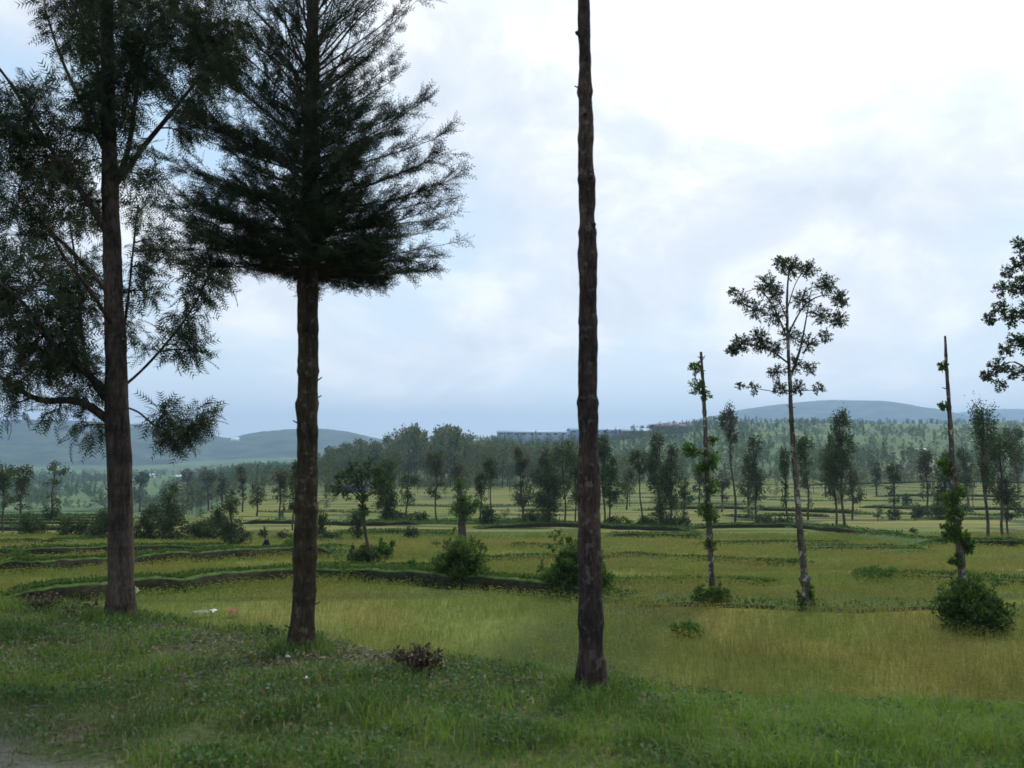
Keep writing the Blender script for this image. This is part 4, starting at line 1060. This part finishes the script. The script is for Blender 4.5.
for k in range(3200):
    px = rng.uniform(430, 1150); y = rng.uniform(560, 1400); b = at(px, y)
    dn = fbm(b[0] / 130, b[1] / 130, 200, 3)
    if dn < -.2 - .3 * (px < 760) : continue
    if abs(px - 917) < 30 and y < 760: continue
    H = rng.uniform(4, 11) * (1.15 if px < 760 else .9)
    if y > 820 and px < 700: H = min(H, 8)
    w2.add(b, H, rng.uniform(.9, 1.5), int(rng.integers(0, 8)))
for k in range(2300):   # scrub on the plain at the far left
    px = rng.uniform(-60, 400); y = rng.uniform(480, 1500); b = at(px, y)
    if fbm(b[0] / 90, b[1] / 200, 220, 2) < -.2: continue
    w2.add(b, rng.uniform(5, 12), rng.uniform(1, 1.8), int(rng.integers(0, 8)))
tag(w2.g.build('woods', M_hillleaf), 'scrub and trees covering the green hillside beyond the wood', 'woods', kind='stuff')

# ------------------------------------------------------------------ buildings
def box(g, lo, hi):
    x0, y0, z0 = lo; x1, y1, z1 = hi
    V = np.array([[x0, y0, z0], [x1, y0, z0], [x1, y1, z0], [x0, y1, z0], [x0, y0, z1], [x1, y0, z1], [x1, y1, z1], [x0, y1, z1]], float)
    g.quads(V, np.array([[0, 3, 2, 1], [4, 5, 6, 7], [0, 1, 5, 4], [1, 2, 6, 5], [2, 3, 7, 6], [3, 0, 4, 7]]))
def gable(g, lo, hi, rise, over=.6):
    x0, y0, z0 = lo; x1, y1, _ = hi; x0 -= over; x1 += over; y0 -= over; y1 += over; ym = (y0 + y1) / 2; t = .15
    V = np.array([[x0, y0, z0], [x1, y0, z0], [x1, ym, z0 + rise], [x0, ym, z0 + rise], [x0, y1, z0], [x1, y1, z0]], float)
    V = np.concatenate([V, V + [0, 0, t]])
    g.quads(V, np.array([[0, 1, 2, 3], [3, 2, 5, 4], [6, 9, 8, 7], [9, 10, 11, 8], [0, 6, 7, 1], [4, 5, 11, 10], [0, 3, 9, 6], [3, 4, 10, 9], [1, 7, 8, 2], [2, 8, 11, 5]]))
M_blue = plain_mat('blue_roof_mat', (.42, .52, .64), .8, .15, .05)
M_wallb = plain_mat('blue_grey_wall_mat', (.27, .33, .40), .9, .15, .1)
M_white = plain_mat('white_wall_mat', (.62, .62, .60), .8, .1, .2)
M_red = plain_mat('red_wall_mat', (.17, .10, .09), .9, .15, .1)
M_dkw = plain_mat('dark_opening_mat', (.04, .045, .06), .6, .2, 1)
M_tin = plain_mat('tin_roof_mat', (.70, .72, .74), .5, .1, .5)
M_pink = plain_mat('clay_roof_mat', (.15, .11, .11), .8, .15, .3)
def building(name, px0, px1, row_eave, row_top, y, depth, wallm, roofm, label, nwin=6, group=None, grow=None):
    x0, x1 = (px0 - 512) / F * y, (px1 - 512) / F * y
    if grow:
        y = P((px0 + px1) / 2, grow)[1]; x0, x1 = (px0 - 512) / F * y, (px1 - 512) / F * y
    gz = float(G((x0 + x1) / 2, y)) - .6
    ze = (HZ - row_eave) * y / F + EYE; zt = (HZ - row_top) * y / F + EYE
    ze = max(ze, gz + 3.0); zt = max(zt, ze + 1.0)
    b = np.array([(x0 + x1) / 2, y, gz]); root = empty(name, b); tag(root, label, 'building', group)
    g = Geo(); box(g, (x0, y, gz), (x1, y + depth, ze)); g.build('wall', wallm, root, False, b)
    g = Geo(); gable(g, (x0, y, ze), (x1, y + depth, ze), zt - ze); g.build('roof', roofm, root, False, b)
    wz = max(.6, min(1.4, (ze - gz) * .2)); stepx = (x1 - x0) / nwin
    for k in range(nwin):
        g = Geo(); a = x0 + stepx * (k + .3); box(g, (a, y - .12, ze - 1.0 - wz), (a + stepx * .4, y - .003, ze - 1.0)); g.build('door' if k == nwin // 2 and nwin < 5 else 'window', M_dkw, root, False, b)
building('factory_hall', 497, 567, 432.6, 430.2, 960, 60, M_wallb, M_blue, 'long pale blue roofed hall left of the pole trunk on the skyline', 9, 'factory halls on the skyline')
building('factory_hall', 570, 640, 430.4, 427.6, 1000, 60, M_wallb, M_blue, 'pale blue roofed hall just right of the pole trunk on the skyline', 9, 'factory halls on the skyline')
building('factory_hall', 622, 652, 431.2, 428.4, 980, 40, M_red, M_blue, 'blue roofed hall with red brick wall on the skyline', 5, 'factory halls on the skyline')
building('factory_hall', 655, 688, 426.8, 424, 1010, 40, M_dkw, M_pink, 'long reddish roofed hall at the right end of the skyline factory', 5, 'factory halls on the skyline')
building('house', 716, 724, 422.5, 420.5, 1100, 8, M_white, M_tin, 'tiny white house on the ridge left of the thin-stemmed tree', 3, 'small houses far off', 426)
building('house', 916, 926, 451, 448.5, 640, 7, M_white, M_tin, 'tiny white-roofed house on the slope above the red earth patch', 3, 'small houses far off', 453.5)
building('house', 138, 145, 475.5, 473, 900, 8, M_white, M_tin, 'left of the two white houses right of the thick brown trunk', 3, 'small houses far off', 477.5)
building('house', 147, 155, 475.8, 473.5, 900, 8, M_white, M_tin, 'right of the two white houses right of the thick brown trunk', 3, 'small houses far off', 477.8)
building('house', 177, 186, 477, 475, 960, 8, M_white, M_tin, 'low white house among trees, third from the thick brown trunk', 3, 'small houses far off', 479)
building('house', 231, 239, 440, 437.5, 3500, 25, M_white, M_tin, 'white building on the saddle of the far blue hill', 3, 'small houses far off')
building('shed', 326, 366, 501, 497, 330, 8, M_dkw, plain_mat('dark_roof_mat', (.05, .045, .045), .9, .2, 1), 'long low dark shed at the foot of the distant wood', 4)

# ------------------------------------------------------------------ person, cow, litter
def skin(name, verts, edges, radii, m, parent=None, sub=2, loc=(0, 0, 0)):
    me = bpy.data.meshes.new(name); me.from_pydata(verts, edges, []); o = bpy.data.objects.new(name, me); C.objects.link(o)
    sk = o.modifiers.new('skin', 'SKIN'); sk.use_smooth_shade = True
    for i_, r in enumerate(radii):
        v = me.skin_vertices[0].data[i_]; v.radius = (r, r) if not isinstance(r, tuple) else r; v.use_root = (i_ == 0)
    s = o.modifiers.new('sub', 'SUBSURF'); s.levels = sub; s.render_levels = sub
    me.materials.append(m); o.location = loc
    if parent: o.parent = parent
    return o
M_skin = plain_mat('skin_mat', (.07, .042, .03), .6, .1, 8)
M_cloth = plain_mat('dark_cloth_mat', (.022, .022, .04), .9, .3, 8)
M_cloth2 = plain_mat('grey_cloth_mat', (.10, .115, .12), .9, .3, 8)
M_bag = plain_mat('white_bag_mat', (.6, .6, .58), .8, .1, 8)
pb = P(268, 553)
person = empty('person', pb); tag(person, 'person in dark clothes crouching at the field bank beside a white sack', 'person')
# one vertex a joint; squatting, leaning forward to the left, arms to the ground
Vp = [(0, 0, .34), (-.04, 0, .55), (-.12, 0, .78), (-.17, 0, .93), (-.20, 0, 1.0), (-.22, 0, 1.12),
      (-.10, -.19, .82), (-.20, -.24, .58), (-.36, -.20, .40), (-.44, -.18, .30), (-.10, .19, .82), (-.20, .24, .58), (-.36, .20, .40), (-.44, .18, .30),
      (.02, -.10, .33), (-.34, -.17, .52), (-.14, -.16, .09), (-.34, -.17, .03), (.02, .10, .33), (-.34, .17, .52), (-.14, .16, .09), (-.34, .17, .03)]
Ep = [(0, 1), (1, 2), (2, 3), (3, 4), (4, 5), (2, 6), (6, 7), (7, 8), (8, 9), (2, 10), (10, 11), (11, 12), (12, 13), (0, 14), (14, 15), (15, 16), (16, 17), (0, 18), (18, 19), (19, 20), (20, 21)]
Rp = [.15, .14, .15, .07, .07, .095, .075, .055, .042, .04, .075, .055, .042, .04, .12, .085, .05, .05, .12, .085, .05, .05]
skin('body', Vp, Ep, Rp, M_skin, person)
skin('jacket', Vp[:3] + [Vp[6], Vp[7], Vp[8], Vp[10], Vp[11], Vp[12]], [(0, 1), (1, 2), (2, 3), (3, 4), (4, 5), (2, 6), (6, 7), (7, 8)], [.165, .165, .17, .09, .07, .055, .09, .07, .055], M_cloth, person)
skin('trousers', [Vp[0], Vp[14], Vp[15], Vp[16], Vp[18], Vp[19], Vp[20]], [(0, 1), (1, 2), (2, 3), (0, 4), (4, 5), (5, 6)], [.17, .135, .1, .065, .135, .1, .065], M_cloth2, person)
skin('hat', [(-.22, 0, 1.17), (-.225, 0, 1.22)], [(0, 1)], [(.115, .115), (.08, .08)], M_cloth, person)
g = Geo(); sb = P(266, 554)
def lump(g, c, r, seed, seg=14):
    th = np.linspace(0, np.pi, seg); ph = np.linspace(0, 2 * np.pi, seg * 2, endpoint=False); T1, P1 = np.meshgrid(th, ph, indexing='ij')
    d = np.stack([np.sin(T1) * np.cos(P1), np.sin(T1) * np.sin(P1), np.cos(T1)], -1)
    k = 1 + .35 * fbm(d[..., 0] * 2 + seed, d[..., 1] * 2 + d[..., 2] * 2, seed)
    V = (d * np.asarray(r) * k[..., None] + c).reshape(-1, 3); m = seg * 2
    i = np.arange(seg - 1)[:, None] * m; j = np.arange(m)[None]; j2 = (j + 1) % m
    g.quads(V, np.stack([i + j, i + m + j, i + m + j2, i + j2], -1).reshape(-1, 4))
lump(g, sb + [0, -.15, .2], (.22, .2, .24), 5); tag(g.build('sack', M_bag, None, True), 'white sack on the grass in front of the crouching person', 'sack')
# cow
cb = P(909, 480); cs = 1.0
M_cow = plain_mat('cow_mat', (.035, .026, .02), .8, .3, 3)
cow = empty('cow', cb); tag(cow, 'tiny dark cow grazing in the far field near the red earth', 'cow')
Vc = [(0, 0, 1.05), (.5, 0, 1.05), (.85, 0, 1.15), (1.15, 0, .85), (1.35, 0, .5), (-.5, 0, 1.08), (-.75, 0, 1.1), (-.82, 0, .6),
      (.5, -.2, .75), (.5, -.22, .4), (.5, -.22, .03), (.5, .2, .75), (.48, .22, .4), (.5, .22, .03), (-.55, -.2, .75), (-.66, -.22, .45), (-.6, -.22, .03), (-.55, .2, .75), (-.66, .22, .45), (-.6, .22, .03)]
Ec = [(0, 1), (1, 2), (2, 3), (3, 4), (0, 5), (5, 6), (6, 7), (1, 8), (8, 9), (9, 10), (1, 11), (11, 12), (12, 13), (5, 14), (14, 15), (15, 16), (5, 17), (17, 18), (18, 19)]
skin('body', Vc, Ec, [.36, .34, .2, .16, .1, .34, .15, .03, .14, .08, .06, .14, .08, .06, .17, .09, .06, .17, .09, .06], M_cow, cow)
skin('horn', [(1.2, -.1, .98), (1.22, -.28, 1.1), (1.24, -.3, 1.25)], [(0, 1), (1, 2)], [.035, .028, .012], M_bag, cow, 1)
skin('horn', [(1.2, .1, .98), (1.22, .28, 1.1), (1.24, .3, 1.25)], [(0, 1), (1, 2)], [.035, .028, .012], M_bag, cow, 1)
# rubbish at the field edge
def crumple(name, px, row, w, h, m, label, cat, seed):
    b = P(px, row); s = b[1] / F; nx, ny = 16, 10
    u, v = np.meshgrid(np.linspace(-.5, .5, nx), np.linspace(-.5, .5, ny))
    X = u * w * s * (1 + .3 * fbm(v * 3 + seed, u, seed)); Yv = v * .35 * (1 + .4 * fbm(u * 3, v + seed, seed + 1))
    Z = .14 + h * s * (.6 + fbm(u * 5 + seed, v * 4, seed + 2)) * (1 - 3 * u * u)
    V = np.stack([X + b[0], Yv + b[1], Z + b[2]], -1).reshape(-1, 3); i = np.arange(ny - 1)[:, None] * nx; j = np.arange(nx - 1)[None]
    Q = np.stack([i + j, i + j + 1, i + nx + j + 1, i + nx + j], -1).reshape(-1, 4)
    o = mesh_np(name, V, Q, m); sol = o.modifiers.new('thick', 'SOLIDIFY'); sol.thickness = .006
    tag(o, label, cat)
crumple('cloth', 232, 617, 12, 2.6, plain_mat('red_cloth_mat', (.26, .08, .07), .8, .3, 10), 'red cloth lying at the field edge between the two left trees', 'cloth', 3)
crumple('plastic_bag', 212, 617, 7, 3, M_bag, 'white plastic bag lying left of the red cloth', 'plastic bag', 5)
crumple('sacking', 198, 618, 15, 2, plain_mat('sacking_mat', (.22, .23, .15), .9, .2, 10), 'pale straw-coloured sacking lying left of the white plastic bag', 'sacking', 8)
crumple('paper', 134, 597, 10, 5, plain_mat('pale_green_sheet_mat', (.22, .27, .16), .9, .2, 10), 'pale green scrap just right of the thick brown trunk', 'scrap', 9)
def litter(px, row, label):
    b = P(px, row); s = b[1] / F; g = Geo(); lump(g, b + [0, 0, .045], (2.6 * s, .03, 1.7 * s), px % 13, 8)
    tag(g.build('paper_scrap', M_bag, None, True), label, 'litter', 'white litter on the verge')
litter(144, 650, 'white scrap in the grass below the thick brown trunk'); litter(288, 661, 'white scrap beside the foot of the cypress trunk'); litter(307, 683, 'white scrap in the grass below the cypress'); litter(268, 690, 'white scrap in the grass at lower left of the cypress')
# dead shrub and brush
def dead_shrub(px, row, w, h, label, n=40, leafn=8, m=M_dead, fwd=0):
    b = P(px, row); s = b[1] / F; root = empty('dead_shrub', b); tag(root, label, 'dead shrub')
    gt, gl = Geo(), Geo()
    a = rng.random(n) * 6.28; e = b + np.stack([np.cos(a) * rng.random(n) * w / 2 * s * 1.1, np.sin(a) * rng.random(n) * .25, h * s * (.25 + .75 * rng.random(n))], -1)
    st = b + rng.normal(size=(n, 3)) * [w * s * .14, .05, .01]
    sticks(gt, st, (st + e) / 2 + rng.normal(size=(n, 3)) * .02, .005, .004); sticks(gt, (st + e) / 2, e, .004, .002)
    for k in range(n): 
        if leafn: clump(gl, None, e[k], h * s * .22, 3, leafn // 2, .05, RHOMB, None, 0, .3)
    gt.build('stem', M_twig, root, False, b); gl.build('foliage', m, root, False, b) if leafn else None
dead_shrub(418, 676, 46, 24, 'dead brown shrub at the verge edge between cypress and pole trunk', 60)
dead_shrub(44, 612, 46, 17, 'heap of dead brushwood at the verge edge left of the thick brown trunk', 60, 2)
dead_shrub(80, 616, 36, 12, 'dry grey brushwood close to the thick brown trunk', 50, 2)
dead_shrub(273, 640, 22, 8, 'small dry brown sprig left of the cypress foot', 20, 6)
b = P(648, 683); g = Geo(); p = curve([b + [-.02, 0, 0], b + [.08, 0, .07], b + [.17, 0, .13], b + [.3, 0, .19]], 10); tube(g, p, np.linspace(.007, .003, len(p)), 4); p = curve([b + [.08, 0, .07], b + [.1, 0, .12], b + [.11, 0, .19]], 6); tube(g, p, np.linspace(.005, .002, len(p)), 4)
p = curve([b + [-.22, .05, -.01], b + [-.12, .05, .05], b + [-.05, .05, .07]], 6); tube(g, p, np.linspace(.005, .003, len(p)), 4)
tag(g.build('twig', M_twig), 'bare forked twig sticking up right of the pole trunk foot', 'twig')
dead_shrub(612, 680, 46, 11, 'withered leaves around the foot of the bare pole trunk', 30, 6, leaf_mat('withered_mat', (.05, .045, .04), (.16, .14, .12), .1))

# ------------------------------------------------------------------ haze
M_haze, nt, out = mat('haze_mat')
v = nt.nodes.new('ShaderNodeVolumePrincipled'); v.inputs['Color'].default_value = (.45, .64, .92, 1); v.inputs['Density'].default_value = 1.65e-4; v.inputs['Anisotropy'].default_value = .25
nt.links.new(v.outputs[0], out.inputs['Volume'])
HX, ZL, ZT = 9600, -130, 345
V = np.array([[a, b, c] for c in (ZL, ZT) for b in (-HX, HX) for a in (-HX, HX)], float)
haze = mesh_np('haze', V, np.array([[0, 2, 3, 1], [4, 5, 7, 6], [0, 1, 5, 4], [1, 3, 7, 5], [3, 2, 6, 7], [2, 0, 4, 6]]), M_haze); tag(haze, kind='stuff')

# ------------------------------------------------------------------ sky, sun, camera
SUN_EL, SUN_AZ = math.radians(48), math.radians(28)    # azimuth clockwise from +y
sd = Vector((math.sin(SUN_AZ) * math.cos(SUN_EL), math.cos(SUN_AZ) * math.cos(SUN_EL), math.sin(SUN_EL)))
w = bpy.data.worlds.new('World'); sc.world = w; w.use_nodes = True; nt = w.node_tree; nt.nodes.clear()
out = nt.nodes.new('ShaderNodeOutputWorld'); bg = nt.nodes.new('ShaderNodeBackground'); bg.inputs['Strength'].default_value = .1
sky = nt.nodes.new('ShaderNodeTexSky'); sky.sky_type = 'NISHITA'; sky.sun_disc = False; sky.sun_elevation = SUN_EL; sky.sun_rotation = SUN_AZ; sky.dust_density = 2.0; sky.air_density = 1.0
tc = nt.nodes.new('ShaderNodeTexCoord'); dirv = tc.outputs['Generated']
sep = nt.nodes.new('ShaderNodeSeparateXYZ'); nt.links.new(dirv, sep.inputs[0])
def M(op, a, b=None, clamp=False):
    n = nt.nodes.new('ShaderNodeMath'); n.operation = op; n.use_clamp = clamp
    for k, v_ in enumerate((a, b)):
        if v_ is None: continue
        if isinstance(v_, (int, float)): n.inputs[k].default_value = v_
        else: nt.links.new(v_, n.inputs[k])
    return n.outputs[0]
zc = M('ADD', M('MAXIMUM', sep.outputs[2], 0.0), .5)
cmb = nt.nodes.new('ShaderNodeCombineXYZ'); nt.links.new(M('DIVIDE', sep.outputs[0], zc), cmb.inputs[0]); nt.links.new(M('DIVIDE', sep.outputs[1], zc), cmb.inputs[1])
def wn(scale, detail, off, rough=.55, dist=0):
    mp = nt.nodes.new('ShaderNodeMapping'); mp.inputs['Location'].default_value = off; nt.links.new(cmb.outputs[0], mp.inputs[0])
    n = nt.nodes.new('ShaderNodeTexNoise'); n.inputs['Scale'].default_value = scale; n.inputs['Detail'].default_value = detail; n.inputs['Roughness'].default_value = rough; n.inputs['Distortion'].default_value = dist; nt.links.new(mp.outputs[0], n.inputs['Vector']); return n.outputs['Fac']
cover = wn(1.5, 7, (15.3, 7.6, 0), .55, .3)
shade = wn(3.2, 8, (20.4, 13.2, 3), .6, .4)
# closeness to the veiled sun
vm = nt.nodes.new('ShaderNodeVectorMath'); vm.operation = 'DOT_PRODUCT'; nt.links.new(dirv, vm.inputs[0]); vm.inputs[1].default_value = sd
glow = M('POWER', M('MAXIMUM', vm.outputs['Value'], 0.0), 7.0)
cov = ramp(nt, M('ADD', cover, M('MULTIPLY', glow, .14)), [(.44, (0, 0, 0)), (.56, (1, 1, 1))])
cl = ramp(nt, shade, [(.38, (4.9, 5.4, 6.1)), (.5, (5.9, 6.25, 6.7)), (.60, (7.4, 7.5, 7.6))])
cl = mixc(nt, 1.0, cl, ramp(nt, glow, [(0, (.95, .97, 1.0)), (.3, (1.02, 1.02, 1.02)), (.55, (1.45, 1.42, 1.38)), (1, (2.2, 2.1, 2.0))]), 'MULTIPLY')
thin = mixc(nt, .78, sky.outputs[0], (4.0, 5.5, 6.9))   # blue seen through thin high cloud
mixed = mixc(nt, cov, thin, cl)
hor = M('POWER', M('SUBTRACT', 1.0, M('ABSOLUTE', sep.outputs[2]), True), 9.0)
final = mixc(nt, M('MULTIPLY', hor, .8), mixed, (7.4, 7.8, 8.0))
nt.links.new(final, bg.inputs['Color']); nt.links.new(bg.outputs[0], out.inputs[0])
sun = bpy.data.lights.new('sun', 'SUN'); sun.energy = 1.5; sun.angle = math.radians(11); sun.color = (1, .95, .87)
so = bpy.data.objects.new('sun', sun); C.objects.link(so); so.rotation_euler = (-sd).to_track_quat('-Z', 'Y').to_euler()

cam = bpy.data.cameras.new('camera'); co = bpy.data.objects.new('camera', cam); C.objects.link(co); sc.camera = co
cam.sensor_width = 36; cam.lens = F / 1024 * 36; co.location = (0, 0, EYE); co.rotation_euler = (math.pi / 2 + PITCH, 0, 0)
cam.clip_start = .1; cam.clip_end = 30000
cam.dof.use_dof = True; cam.dof.focus_distance = 30; cam.dof.aperture_fstop = 2.2
sc.view_settings.view_transform = 'Standard'; sc.view_settings.look = 'None'; sc.view_settings.exposure = .62; sc.view_settings.gamma = 1
sc.cycles.max_bounces = 6; sc.cycles.diffuse_bounces = 3; sc.cycles.transmission_bounces = 3; sc.cycles.transparent_max_bounces = 6; sc.cycles.volume_bounces = 1
sc.cycles.filter_width = 1.6; sc.cycles.use_denoising = True
